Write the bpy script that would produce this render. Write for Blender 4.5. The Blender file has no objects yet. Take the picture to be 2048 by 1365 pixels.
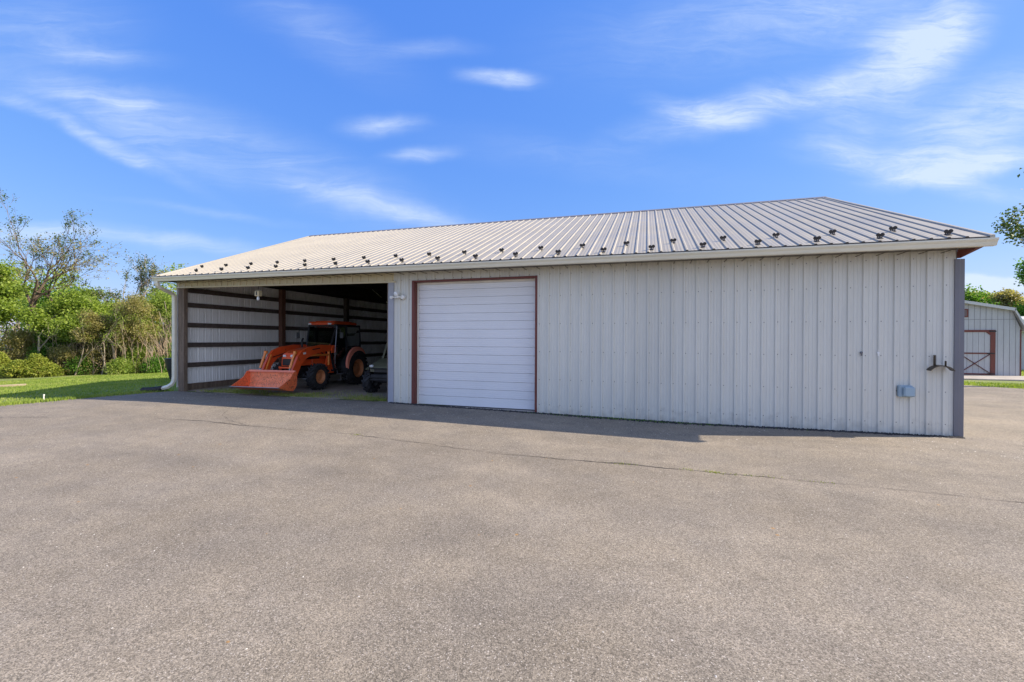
import bpy, math, random
import numpy as np
from mathutils import Vector, Matrix
C = bpy.context.scene
COL = C.collection
PI = math.pi

# ------------------------------------------------------------------ camera
H = 1.62
YAW, PITCH, ROLL = -0.30012, -0.00383, 0.00431
CAM = Vector((2.22455, -9.21071, H))
cy, sy, cp, sp = math.cos(YAW), math.sin(YAW), math.cos(PITCH), math.sin(PITCH)
fwd = Vector((sy*cp, cy*cp, sp)); up = Vector((-sy*sp, -cy*sp, cp)); rt = Vector((cy, -sy, 0))
cr, sr = math.cos(ROLL), math.sin(ROLL)
ax, ay = rt*cr+up*sr, -rt*sr+up*cr
cam_d = bpy.data.cameras.new('camera'); cam = bpy.data.objects.new('camera', cam_d); COL.objects.link(cam)
cam.matrix_world = Matrix(((ax.x, ay.x, -fwd.x, CAM.x), (ax.y, ay.y, -fwd.y, CAM.y), (ax.z, ay.z, -fwd.z, CAM.z), (0, 0, 0, 1)))
cam_d.sensor_width = 36; cam_d.lens = 866.8/2048*36; cam_d.clip_start = .05; cam_d.clip_end = 3000
C.camera = cam

# ------------------------------------------------------------------ sun and sky
SUN = Vector((4.62, 1.34, 3.34)).normalized()
sd = bpy.data.lights.new('sun', 'SUN'); sd.energy = 4.6; sd.angle = math.radians(.55); sd.color = (1, .87, .71)
so = bpy.data.objects.new('sun', sd); COL.objects.link(so)
so.rotation_euler = SUN.to_track_quat('Z', 'Y').to_euler()
w = bpy.data.worlds.new('World'); C.world = w; w.use_nodes = True
nt = w.node_tree; N = nt.nodes; L = nt.links; N.clear()
def nd(t, **k):
    n = N.new(t)
    for a, v in k.items(): setattr(n, a, v)
    return n
def mth(op, a, b=None, c=None, clamp=False):
    n = nd('ShaderNodeMath', operation=op); n.use_clamp = clamp
    for i, v in enumerate((a, b, c)):
        if v is None: continue
        if isinstance(v, (int, float)): n.inputs[i].default_value = v
        else: L.new(v, n.inputs[i])
    return n.outputs[0]
sky = nd('ShaderNodeTexSky', sky_type='NISHITA'); sky.sun_disc = False
sky.sun_elevation = math.asin(SUN.z); sky.sun_rotation = math.atan2(SUN.x, SUN.y)
sky.altitude = 200; sky.air_density = 1.0; sky.dust_density = .35; sky.ozone_density = 2.4
hs = nd('ShaderNodeHueSaturation'); hs.inputs['Saturation'].default_value = 1.0; hs.inputs['Value'].default_value = 1.0
sc3 = nd('ShaderNodeSeparateColor'); L.new(sky.outputs[0], sc3.inputs[0]); cc3 = nd('ShaderNodeCombineColor')
for i_, (k_, p_) in enumerate(((.42, .90), (.83, .58), (2.6, .20))):   # deep polarised blue of the photograph
    L.new(mth('MULTIPLY', mth('POWER', sc3.outputs[i_], p_), k_), cc3.inputs[i_])
L.new(cc3.outputs[0], hs.inputs['Color'])
tc = nd('ShaderNodeTexCoord')
# direction in a frame fixed to the compass (gnomonic), for cirrus placed where they hang in the sky
F0 = Vector((sy, cy, 0)); R0 = Vector((cy, -sy, 0))
def dot(v):
    n = nd('ShaderNodeVectorMath', operation='DOT_PRODUCT'); L.new(tc.outputs['Generated'], n.inputs[0]); n.inputs[1].default_value = v; return n.outputs['Value']
df = dot(F0); dfc = mth('MAXIMUM', df, .05)
p = mth('DIVIDE', dot(R0), dfc); q = mth('DIVIDE', dot(Vector((0, 0, 1))), dfc)
pq = nd('ShaderNodeCombineXYZ'); L.new(p, pq.inputs[0]); L.new(q, pq.inputs[1])
def noise(vec, scale, detail, rough=.55, dist=0.):
    n = nd('ShaderNodeTexNoise'); n.inputs['Scale'].default_value = scale; n.inputs['Detail'].default_value = detail
    n.inputs['Roughness'].default_value = rough; n.inputs['Distortion'].default_value = dist; L.new(vec, n.inputs['Vector']); return n
def vm(op, a, b):
    n = nd('ShaderNodeVectorMath', operation=op)
    for i, v in enumerate((a, b)):
        if isinstance(v, tuple): n.inputs[i].default_value = v
        else: L.new(v, n.inputs[i])
    return n.outputs[0]
def scl(a, s):
    n = nd('ShaderNodeVectorMath', operation='SCALE'); L.new(a, n.inputs[0]); n.inputs['Scale'].default_value = s; return n.outputs[0]
n1 = noise(pq.outputs[0], 2.2, 3)
n2 = noise(pq.outputs[0], 9, 4)
wv = vm('ADD', pq.outputs[0], vm('ADD', scl(vm('SUBTRACT', n1.outputs['Color'], (.5, .5, .5)), .07), scl(vm('SUBTRACT', n2.outputs['Color'], (.5, .5, .5)), .03)))
def blob(u, v, a, b, deg, s, pw=1.0):
    """ellipse in pixels of a 2048-wide, 867 px focal frame -> direction space"""
    m = nd('ShaderNodeMapping', vector_type='TEXTURE'); L.new(wv, m.inputs['Vector'])
    m.inputs['Location'].default_value = ((u-1024)/867, (680-v)/867, 0)
    m.inputs['Rotation'].default_value = (0, 0, math.radians(deg)); m.inputs['Scale'].default_value = (a/867, b/867, 1)
    g = nd('ShaderNodeTexGradient', gradient_type='SPHERICAL'); L.new(m.outputs[0], g.inputs[0])
    sm = nd('ShaderNodeMapRange', interpolation_type='SMOOTHSTEP'); L.new(g.outputs['Fac'], sm.inputs['Value'])
    sm.inputs['To Max'].default_value = s
    return sm.outputs[0]
BL = [(1800, 130, 330, 120, 38, .75), (1860, 90, 170, 90, 20, .8), (1500, 215, 400, 62, 14, .70), (1400, 232, 170, 38, -14, .65), (1980, 235, 420, 130, 18, .75),
      (1800, 320, 320, 50, -4, .55), (1950, 330, 300, 36, 10, .8), (1920, 370, 300, 30, -8, .4), (1500, 40, 600, 160, 10, .35), (1700, 20, 300, 100, 0, .3),
      (1000, 158, 125, 30, -3, .85), (760, 258, 130, 36, 4, .75), (840, 316, 110, 26, 6, .6), (860, 100, 150, 30, 3, .4), (620, 60, 320, 100, -28, .3),
      (150, 270, 420, 26, -24, .55), (120, 195, 330, 60, -13, .5), (260, 215, 90, 18, -3, .45), (560, 330, 700, 90, -21, .42), (800, 425, 330, 34, -14, .45),
      (300, 300, 300, 60, -20, .4), (80, 60, 300, 120, 0, .35), (200, 120, 200, 40, -5, .35), (300, 480, 420, 30, -6, .6), (40, 470, 200, 40, 0, .5), (420, 425, 300, 16, -7, .25),
      (1962, 560, 80, 30, 0, 2.2), (2040, 556, 60, 24, 5, 1.6), (1950, 590, 200, 40, 0, .5), (1150, 320, 500, 60, -8, .18), (1080, 560, 1800, 120, 0, .22)]
acc = None
for b in BL:
    o = blob(*b); acc = o if acc is None else mth('ADD', acc, o)
ms = nd('ShaderNodeMapping'); L.new(wv, ms.inputs['Vector']); ms.inputs['Scale'].default_value = (1.5, 11, 1); ms.inputs['Rotation'].default_value = (0, 0, .16)
ns0 = noise(ms.outputs[0], 2.0, 9, .68, .9)
ms2 = nd('ShaderNodeMapping'); L.new(wv, ms2.inputs['Vector']); ms2.inputs['Scale'].default_value = (2.2, 13, 1); ms2.inputs['Rotation'].default_value = (0, 0, -.30)
ns1 = noise(ms2.outputs[0], 2.4, 9, .7, .7)
lr = nd('ShaderNodeMapRange', interpolation_type='SMOOTHSTEP'); L.new(p, lr.inputs['Value']); lr.inputs['From Min'].default_value = -.35; lr.inputs['From Max'].default_value = .15
ns = nd('ShaderNodeMix'); L.new(lr.outputs[0], ns.inputs['Factor']); L.new(ns0.outputs['Fac'], ns.inputs['A']); L.new(ns1.outputs['Fac'], ns.inputs['B'])
nb = noise(wv, 3.2, 5, .6)
st = mth('MULTIPLY_ADD', ns.outputs['Result'], 2.0, -.24)
st = mth('MULTIPLY', st, mth('MULTIPLY_ADD', nb.outputs['Fac'], 1.3, .2))
cl0 = mth('MULTIPLY', acc, mth('MAXIMUM', st, .20))
clr = nd('ShaderNodeMapRange', interpolation_type='SMOOTHSTEP'); L.new(cl0, clr.inputs['Value']); clr.inputs['From Min'].default_value = -.12; clr.inputs['From Max'].default_value = 1.02; clr.inputs['To Min'].default_value = -.02; clr.inputs['To Max'].default_value = 1.0
cl = mth('MAXIMUM', clr.outputs[0], 0)
# the rest of the sky, out of view: bright cloud added to fill the shade
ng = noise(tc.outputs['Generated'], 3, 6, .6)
fill_cloud = nd('ShaderNodeMapRange'); L.new(ng.outputs['Fac'], fill_cloud.inputs['Value']); fill_cloud.inputs['From Min'].default_value = .36; fill_cloud.inputs['From Max'].default_value = .60; fill_cloud.inputs['To Max'].default_value = .9
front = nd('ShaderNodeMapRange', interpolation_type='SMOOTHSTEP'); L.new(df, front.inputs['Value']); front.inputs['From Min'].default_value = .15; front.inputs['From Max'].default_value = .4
mxf = nd('ShaderNodeMix'); L.new(front.outputs[0], mxf.inputs['Factor']); L.new(mth('MULTIPLY', fill_cloud.outputs[0], mth('MULTIPLY_ADD', dot(Vector((1, 0, 0))), .48, .62)), mxf.inputs['A']); L.new(cl, mxf.inputs['B'])  # unseen fill cloud thickened to the right, so siding ribs darken on their left
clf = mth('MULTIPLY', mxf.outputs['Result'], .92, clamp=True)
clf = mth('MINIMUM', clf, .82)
mc = nd('ShaderNodeMix', data_type='RGBA'); L.new(clf, mc.inputs['Factor']); L.new(hs.outputs[0], mc.inputs['A']); cm = nd('ShaderNodeMix', data_type='RGBA'); L.new(front.outputs[0], cm.inputs['Factor']); cm.inputs['A'].default_value = (4.6, 4.95, 5.8, 1); cm.inputs['B'].default_value = (2.75, 3.2, 3.9, 1)  # added cloud out of view is brighter than the visible cirrus
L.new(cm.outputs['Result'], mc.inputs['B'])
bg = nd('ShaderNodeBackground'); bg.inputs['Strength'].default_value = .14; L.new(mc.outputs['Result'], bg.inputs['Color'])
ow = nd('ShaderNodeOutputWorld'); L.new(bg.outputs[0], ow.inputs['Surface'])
C.view_settings.view_transform = 'Standard'; C.view_settings.look = 'None'; C.view_settings.exposure = 1.0; C.view_settings.gamma = 1
C.render.engine = 'CYCLES'

# ------------------------------------------------------------------ helpers
rnd = random.Random(7); rg = np.random.default_rng(11)
class MB:
    def __init__(s): s.v = []; s.f = []; s.m = []; s.n = 0
    def add(s, vs, fs, mi=0):
        o = s.n
        s.v.extend([tuple(map(float, x)) for x in vs]); s.n += len(vs)
        s.f.extend([tuple(i+o for i in f) for f in fs]); s.m.extend([mi]*len(fs)); return s
    def box(s, c, d, mi=0, R=None, bev=0.0):
        hx, hy, hz = d[0]/2, d[1]/2, d[2]/2
        if bev <= 0:
            vs = [Vector((x, y, z)) for z in (-hz, hz) for x, y in ((-hx, -hy), (hx, -hy), (hx, hy), (-hx, hy))]
            fs = [(3, 2, 1, 0), (4, 5, 6, 7), (0, 1, 5, 4), (1, 2, 6, 5), (2, 3, 7, 6), (3, 0, 4, 7)]
        else:
            b = min(bev, hx*.9, hy*.9, hz*.9); vs = []; fs = []
            for z, e in ((-hz, b), (-hz+b, 0), (hz-b, 0), (hz, b)):
                X, Y = hx-e, hy-e
                vs += [Vector(t) for t in ((-X+b, -Y, z), (X-b, -Y, z), (X, -Y+b, z), (X, Y-b, z), (X-b, Y, z), (-X+b, Y, z), (-X, Y-b, z), (-X, -Y+b, z))]
            for k in range(3):
                for i in range(8):
                    j = (i+1) % 8; fs.append((k*8+i, k*8+j, k*8+8+j, k*8+8+i))
            fs.append(tuple(range(7, -1, -1))); fs.append(tuple(range(24, 32)))
        if R is not None: vs = [R @ v for v in vs]
        return s.add([(v[0]+c[0], v[1]+c[1], v[2]+c[2]) for v in vs], fs, mi)
    def bx(s, x0, x1, y0, y1, z0, z1, mi=0, bev=0.0):
        return s.box(((x0+x1)/2, (y0+y1)/2, (z0+z1)/2), (x1-x0, y1-y0, z1-z0), mi, None, bev)
    def beam(s, a, b, wd, ht, mi=0, upv=(0, 0, 1), bev=0.0):
        a, b = Vector(a), Vector(b); d = b-a; l = d.length; z = d.normalized(); u = Vector(upv)
        if abs(z.dot(u)) > .98: u = Vector((1, 0, 0))
        x = z.cross(u).normalized(); y = x.cross(z)
        R = Matrix((x, y, z)).transposed()
        return s.box((a+b)/2, (wd, ht, l), mi, R, bev)
    def tube(s, pts, r, seg=8, mi=0, cap=True):
        pts = [Vector(q_) for q_ in pts]; n = len(pts); rs = r if hasattr(r, '__len__') else [r]*n
        vs = []; fs = []; px = None
        for i, q_ in enumerate(pts):
            t = (pts[min(i+1, n-1)]-pts[max(i-1, 0)]).normalized()
            if px is None: px = t.orthogonal().normalized()
            else: px = (px-t*px.dot(t)).normalized()
            py = t.cross(px)
            for k in range(seg):
                a = 2*PI*k/seg; vs.append(q_+(px*math.cos(a)+py*math.sin(a))*rs[i])
        for i in range(n-1):
            for k in range(seg):
                j = (k+1) % seg; fs.append((i*seg+k, i*seg+j, (i+1)*seg+j, (i+1)*seg+k))
        if cap: fs.append(tuple(range(seg-1, -1, -1))); fs.append(tuple((n-1)*seg+k for k in range(seg)))
        return s.add(vs, fs, mi)
    def lathe(s, prof, o, axis='y', seg=32, mi=0):
        """prof: (radius, offset along axis)"""
        vs = []; fs = []; n = len(prof)
        for k in range(seg):
            a = 2*PI*k/seg
            for r, h in prof:
                c_, s_ = r*math.cos(a), r*math.sin(a)
                vs.append({'y': (o[0]+c_, o[1]+h, o[2]+s_), 'z': (o[0]+c_, o[1]+s_, o[2]+h), 'x': (o[0]+h, o[1]+c_, o[2]+s_)}[axis])
        for k in range(seg):
            j = (k+1) % seg
            for i in range(n-1): fs.append((k*n+i, k*n+i+1, j*n+i+1, j*n+i))
        return s.add(vs, fs, mi)
    def prism(s, poly, y0, y1, plane='xz', mi=0):
        """poly in plane, extruded along the third axis y0..y1"""
        n = len(poly)
        def P(a, b, h): return {'xz': (a, h, b), 'yz': (h, a, b), 'xy': (a, b, h)}[plane]
        vs = [P(a, b, y0) for a, b in poly]+[P(a, b, y1) for a, b in poly]
        fs = [tuple(range(n)), tuple(range(2*n-1, n-1, -1))]+[(i, i+n, (i+1) % n+n, (i+1) % n) for i in range(n)]
        return s.add(vs, fs, mi)
    def build(s, name, mats, parent=None, loc=None, local=False, smooth=False, label=None):
        if not isinstance(mats, (list, tuple)): mats = [mats]
        v = np.array(s.v, dtype=np.float64).reshape(-1, 3)
        off = np.zeros(3)
        o = None
        if parent is not None and not local: off = origin(parent)
        elif loc is not None: off = np.array(loc, float)
        me = bpy.data.meshes.new(name); me.from_pydata((v-off).tolist(), [], s.f)
        for m in mats: me.materials.append(m)
        me.polygons.foreach_set('material_index', s.m)
        if smooth: me.polygons.foreach_set('use_smooth', [True]*len(s.f))
        me.update()
        import bmesh
        bm = bmesh.new(); bm.from_mesh(me)
        if not smooth == 'sheet': bmesh.ops.recalc_face_normals(bm, faces=bm.faces)
        bm.to_mesh(me); bm.free()
        o = bpy.data.objects.new(name, me); COL.objects.link(o)
        if parent is not None: o.parent = parent
        elif loc is not None: o.location = loc
        if label: o['label'] = label
        if smooth:
            me.shade_smooth() if hasattr(me, 'shade_smooth') else None
            try: me.set_sharp_from_angle(angle=math.radians(35))
            except Exception: pass
        return o
def origin(o):
    v = np.zeros(3)
    while o is not None: v += np.array(o.location); o = o.parent
    return v
def thing(name, label, cat, loc=(0, 0, 0), rz=0, group=None):
    o = bpy.data.objects.new(name, None); COL.objects.link(o); o.location = loc; o.rotation_euler = (0, 0, rz)
    o.empty_display_size = .2
    o['label'] = label; o['category'] = cat
    if group: o['group'] = group
    return o
def tag(o, label, cat, group=None):
    o['label'] = label; o['category'] = cat
    if group: o['group'] = group
    return o
def kind(o, k, label=None, cat=None):
    o['kind'] = k
    if label: o['label'] = label
    if cat: o['category'] = cat
    return o
def npmesh(name, verts, quads, mat_, tris=False, attr=None):
    me = bpy.data.meshes.new(name); nv = len(verts); nf = len(quads); k = quads.shape[1]
    me.vertices.add(nv); me.vertices.foreach_set('co', verts.astype(np.float32).ravel())
    me.loops.add(nf*k); me.loops.foreach_set('vertex_index', quads.astype(np.int32).ravel())
    me.polygons.add(nf); me.polygons.foreach_set('loop_start', np.arange(nf, dtype=np.int32)*k)
    me.polygons.foreach_set('loop_total', np.full(nf, k, dtype=np.int32))
    me.materials.append(mat_); me.update(calc_edges=True); me.validate()
    o = bpy.data.objects.new(name, me); COL.objects.link(o); return o

# ------------------------------------------------------------------ materials
def pmat(name, col, rough=.6, metal=0., var=.12, vscale=3., fine=0., fscale=60., bump=0., bscale=80., spots=None, spec=.5, stretch=None, coat=0., drips=None):
    m = bpy.data.materials.new(name); m.use_nodes = True; t = m.node_tree; n = t.nodes; l = t.links
    b = n['Principled BSDF']; b.inputs['Roughness'].default_value = rough; b.inputs['Metallic'].default_value = metal
    b.inputs['Specular IOR Level'].default_value = spec; b.inputs['Coat Weight'].default_value = coat
    g = n.new('ShaderNodeTexCoord'); vec = g.outputs['Object']
    if stretch:
        mp = n.new('ShaderNodeMapping'); l.new(vec, mp.inputs[0]); mp.inputs['Scale'].default_value = stretch; vec = mp.outputs[0]
    def nz(sc, det=5):
        x = n.new('ShaderNodeTexNoise'); x.inputs['Scale'].default_value = sc; x.inputs['Detail'].default_value = det; l.new(vec, x.inputs['Vector']); return x.outputs['Fac']
    def mr(v, a, b_, c, d):
        x = n.new('ShaderNodeMapRange'); l.new(v, x.inputs['Value'])
        for i, k in zip(('From Min', 'From Max', 'To Min', 'To Max'), (a, b_, c, d)): x.inputs[i].default_value = k
        return x.outputs[0]
    def mul(colsock, fac):
        x = n.new('ShaderNodeVectorMath'); x.operation = 'SCALE'
        if isinstance(colsock, tuple): x.inputs[0].default_value = colsock[:3]
        else: l.new(colsock, x.inputs[0])
        l.new(fac, x.inputs['Scale']); return x.outputs[0]
    c = mul(tuple(col), mr(nz(vscale), .3, .7, 1-var, 1+var))
    if fine: c = mul(c, mr(nz(fscale, 3), .3, .7, 1-fine, 1+fine))
    if spots:
        for sc_, th, cc, amt in spots:
            x = n.new('ShaderNodeMix'); x.data_type = 'RGBA'; l.new(mr(nz(sc_, 6), th, th+.06, 0, amt), x.inputs['Factor']); l.new(c, x.inputs['A']); x.inputs['B'].default_value = (*cc, 1); c = x.outputs['Result']
    l.new(c, b.inputs['Base Color'])
    l.new(mr(nz(vscale*2.3), .3, .7, max(.02, rough-.08), min(1, rough+.08)), b.inputs['Roughness'])
    if bump:
        x = n.new('ShaderNodeBump'); x.inputs['Strength'].default_value = bump; x.inputs['Distance'].default_value = .01; l.new(nz(bscale, 4), x.inputs['Height']); l.new(x.outputs[0], b.inputs['Normal'])
    return m
M = {}
M['wall'] = pmat('grey_metal_siding', (.645, .632, .565), .40, var=.035, vscale=1.2, fine=.02, fscale=12, stretch=(3, 3, .5), bump=.04, bscale=3, spots=[(1.3, .70, (.40, .38, .34), .15)])
M['wallwhite'] = pmat('white_liner_metal', (.93, .93, .91), .35, var=.05, vscale=1, stretch=(3, 3, .5), bump=.05, bscale=3)
M['screw'] = pmat('screw_head', (.14, .14, .15), .4, .6)
M['roof'] = pmat('taupe_roof_metal', (.345, .316, .252), .46, var=.06, vscale=.8, fine=.04, fscale=25, spots=[(2.2, .64, (.33, .30, .26), .25)])
M['roofdark'] = pmat('dark_roof_closure', (.05, .05, .055), .6)
M['trimbeige'] = pmat('beige_gutter_metal', (.72, .68, .54), .38, var=.06, vscale=1.1, fine=.05, fscale=9, stretch=(.6, 3, 6))
M['header'] = pmat('beige_metal_siding', (.62, .55, .37), .45, var=.04, vscale=2)
M['trimgrey'] = pmat('slate_corner_trim', (.17, .165, .18), .5, var=.06, vscale=2)
M['jamb'] = pmat('blue_grey_trim', (.33, .34, .38), .5, var=.06)
M['red'] = pmat('barn_red_trim', (.14, .034, .024), .55, var=.14, vscale=5, stretch=(3, 3, .6))
M['door'] = pmat('white_steel_door', (.76, .76, .77), .38, var=.025, vscale=1.4, bump=.02, bscale=4)
M['stripwood'] = pmat('pale_weather_strip', (.72, .68, .60), .6)
M['post'] = pmat('weathered_treated_wood', (.17, .125, .09), .85, var=.3, vscale=2, fine=.25, fscale=14, stretch=(6, 6, .7), bump=.4, bscale=12)
M['redpost'] = pmat('stained_timber_post', (.15, .075, .05), .8, var=.3, vscale=2, fine=.2, fscale=14, stretch=(6, 6, .7), bump=.4, bscale=12)
M['girt'] = pmat('dark_rough_lumber', (.095, .075, .062), .85, var=.25, vscale=2, fine=.25, fscale=14, stretch=(.7, 6, 6), bump=.4, bscale=12)
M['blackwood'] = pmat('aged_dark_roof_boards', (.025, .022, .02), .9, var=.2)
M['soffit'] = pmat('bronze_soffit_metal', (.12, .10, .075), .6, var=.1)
M['blk'] = pmat('black_plastic', (.015, .015, .016), .45, var=.2)
M['darkmetal'] = pmat('dark_iron', (.03, .03, .032), .5, .5, var=.3, fine=.2)
M['guard'] = pmat('charcoal_snow_guard', (.035, .035, .04), .5, .2)
M['white'] = pmat('white_plastic', (.78, .78, .75), .35, var=.05)
M['lens'] = pmat('frosted_glass_lens', (.75, .78, .8), .08, var=.05, coat=1)
M['cream'] = pmat('cream_lamp_box', (.66, .56, .36), .5, var=.1)
M['bluegrey'] = pmat('grey_blue_outlet_plastic', (.30, .40, .46), .4, var=.05)
M['iron'] = pmat('bronze_painted_iron', (.06, .045, .03), .38, .6, var=.3)
M['orange'] = pmat('tractor_orange_paint', (.80, .10, .022), .35, var=.10, vscale=4, spots=[(7, .64, (.25, .06, .02), .5)], coat=.3)
M['orange2'] = pmat('bright_orange_cylinder', (.80, .24, .04), .35, var=.08, vscale=6, coat=.3)
M['pinkorange'] = pmat('faded_orange_fender', (.86, .28, .19), .5, var=.08)
M['bucket'] = pmat('scuffed_orange_bucket', (.82, .17, .06), .6, var=.15, vscale=6, fine=.2, fscale=40, spots=[(22, .60, (.10, .05, .03), .85), (9, .62, (.28, .10, .05), .6), (48, .64, (.75, .42, .28), .5)], bump=.3, bscale=40)
M['bucketin'] = pmat('worn_bucket_lining', (.88, .27, .12), .6, var=.2, vscale=8, fine=.25, fscale=60, spots=[(30, .57, (.16, .06, .03), .8), (60, .58, (.80, .40, .30), .6)], bump=.3, bscale=50)
M['tyre'] = pmat('tyre_rubber', (.022, .022, .024), .75, var=.3, vscale=8, fine=.2)
M['rim'] = pmat('dusty_orange_rim', (.56, .22, .09), .55, var=.15, vscale=8, spots=[(14, .6, (.3, .16, .1), .6)])
M['chassis'] = pmat('black_chassis', (.02, .021, .025), .5, .2, var=.2)
M['steel'] = pmat('worn_grey_steel', (.28, .28, .30), .4, .8, var=.2)
M['olive'] = pmat('olive_body_plastic', (.17, .165, .105), .4, var=.08, coat=.2)
M['seat'] = pmat('black_vinyl', (.02, .02, .02), .55)
M['shedwall'] = pmat('pale_grey_wood_siding', (.42, .43, .44), .7, var=.06, vscale=1.5, stretch=(4, 4, .5), fine=.05, fscale=10, spots=[(4.5, .69, (.62, .63, .64), .6)])
M['shedroof'] = pmat('weathered_shingle', (.30, .30, .31), .8, var=.15, fine=.2)
M['shedtrim'] = pmat('white_grey_painted_trim', (.50, .51, .50), .6, var=.08)
M['groove'] = pmat('dark_groove', (.16, .16, .165), .8)
M['concrete'] = pmat('aged_concrete', (.33, .30, .26), .9, var=.15, vscale=2, fine=.15, fscale=30, bump=.3, bscale=60)
M['timber'] = pmat('bleached_landscape_timber', (.34, .28, .18), .85, var=.2)
M['dirt'] = pmat('barn_floor_dirt', (.30, .25, .19), .95, var=.25, vscale=1.3, fine=.25, fscale=40, bump=.5, bscale=30)
M['stone'] = pmat('pale_chippings', (.55, .52, .47), .8, var=.35, vscale=60)
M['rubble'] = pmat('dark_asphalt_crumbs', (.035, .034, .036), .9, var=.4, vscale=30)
M['deadleaf'] = pmat('dry_leaf', (.28, .17, .07), .8, var=.35, vscale=20)
def weather(m):
    t = m.node_tree; n = t.nodes; l = t.links; b = n['Principled BSDF']; src = b.inputs['Base Color'].links[0].from_socket
    g = n.new('ShaderNodeTexCoord'); sp_ = n.new('ShaderNodeSeparateXYZ'); l.new(g.outputs['Object'], sp_.inputs[0])
    d = n.new('ShaderNodeMath'); d.operation = 'DIVIDE'; l.new(sp_.outputs[0], d.inputs[0]); d.inputs[1].default_value = .9144
    fl = n.new('ShaderNodeMath'); fl.operation = 'FLOOR'; l.new(d.outputs[0], fl.inputs[0])
    wn = n.new('ShaderNodeTexWhiteNoise'); wn.noise_dimensions = '1D'; l.new(fl.outputs[0], wn.inputs['W'])
    mr_ = n.new('ShaderNodeMapRange'); l.new(wn.outputs['Value'], mr_.inputs[0]); mr_.inputs['To Min'].default_value = .955; mr_.inputs['To Max'].default_value = 1.03
    v = n.new('ShaderNodeVectorMath'); v.operation = 'SCALE'; l.new(src, v.inputs[0]); l.new(mr_.outputs[0], v.inputs['Scale'])
    # run-off streaks
    mp = n.new('ShaderNodeMapping'); l.new(g.outputs['Object'], mp.inputs[0]); mp.inputs['Scale'].default_value = (14, 1, .55)
    nz = n.new('ShaderNodeTexNoise'); nz.inputs['Scale'].default_value = 1.; nz.inputs['Detail'].default_value = 6; l.new(mp.outputs[0], nz.inputs['Vector'])
    a = n.new('ShaderNodeMapRange'); l.new(nz.outputs['Fac'], a.inputs[0]); a.inputs['From Min'].default_value = .52; a.inputs['From Max'].default_value = .75; a.inputs['To Max'].default_value = .05
    x = n.new('ShaderNodeMix'); x.data_type = 'RGBA'; l.new(a.outputs[0], x.inputs['Factor']); l.new(v.outputs[0], x.inputs['A']); x.inputs['B'].default_value = (.40, .36, .29, 1)
    # mud splash at the foot
    n2_ = n.new('ShaderNodeTexNoise'); n2_.inputs['Scale'].default_value = 7; n2_.inputs['Detail'].default_value = 7; l.new(g.outputs['Object'], n2_.inputs['Vector'])
    h = n.new('ShaderNodeMapRange'); l.new(sp_.outputs[2], h.inputs[0]); h.inputs['From Min'].default_value = 0; h.inputs['From Max'].default_value = .42; h.inputs['To Min'].default_value = .22; h.inputs['To Max'].default_value = -.18
    ad = n.new('ShaderNodeMath'); ad.operation = 'ADD'; l.new(n2_.outputs['Fac'], ad.inputs[0]); l.new(h.outputs[0], ad.inputs[1])
    a2 = n.new('ShaderNodeMapRange'); l.new(ad.outputs[0], a2.inputs[0]); a2.inputs['From Min'].default_value = .52; a2.inputs['From Max'].default_value = .8; a2.inputs['To Max'].default_value = .28
    y = n.new('ShaderNodeMix'); y.data_type = 'RGBA'; l.new(a2.outputs[0], y.inputs['Factor']); l.new(x.outputs['Result'], y.inputs['A']); y.inputs['B'].default_value = (.22, .20, .17, 1)
    l.new(y.outputs['Result'], b.inputs['Base Color'])
    # slight oil-canning of the sheets
    mp2 = n.new('ShaderNodeMapping'); l.new(g.outputs['Object'], mp2.inputs[0]); mp2.inputs['Scale'].default_value = (5, 1, .8)
    n3 = n.new('ShaderNodeTexNoise'); n3.inputs['Scale'].default_value = 1.6; n3.inputs['Detail'].default_value = 2; l.new(mp2.outputs[0], n3.inputs['Vector'])
    bp = n.new('ShaderNodeBump'); bp.inputs['Strength'].default_value = .6; bp.inputs['Distance'].default_value = .012; l.new(n3.outputs['Fac'], bp.inputs['Height']); l.new(bp.outputs[0], b.inputs['Normal'])
weather(M['wall'])
def glass():
    m = bpy.data.materials.new('tinted_cab_glass'); m.use_nodes = True; t = m.node_tree; n = t.nodes; n.clear()
    o = n.new('ShaderNodeOutputMaterial'); mix = n.new('ShaderNodeMixShader'); tr = n.new('ShaderNodeBsdfTransparent'); gl = n.new('ShaderNodeBsdfGlossy')
    tr.inputs[0].default_value = (.30, .33, .31, 1); gl.inputs['Roughness'].default_value = .03; gl.inputs[0].default_value = (.8, .85, .9, 1)
    lw = n.new('ShaderNodeLayerWeight'); lw.inputs[0].default_value = .25
    mr_ = n.new('ShaderNodeMapRange'); mr_.inputs['To Min'].default_value = .18; mr_.inputs['To Max'].default_value = .7
    t.links.new(lw.outputs['Fresnel'], mr_.inputs[0]); t.links.new(mr_.outputs[0], mix.inputs[0]); t.links.new(tr.outputs[0], mix.inputs[1]); t.links.new(gl.outputs[0], mix.inputs[2]); t.links.new(mix.outputs[0], o.inputs[0]); return m
M['glass'] = glass()
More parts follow.
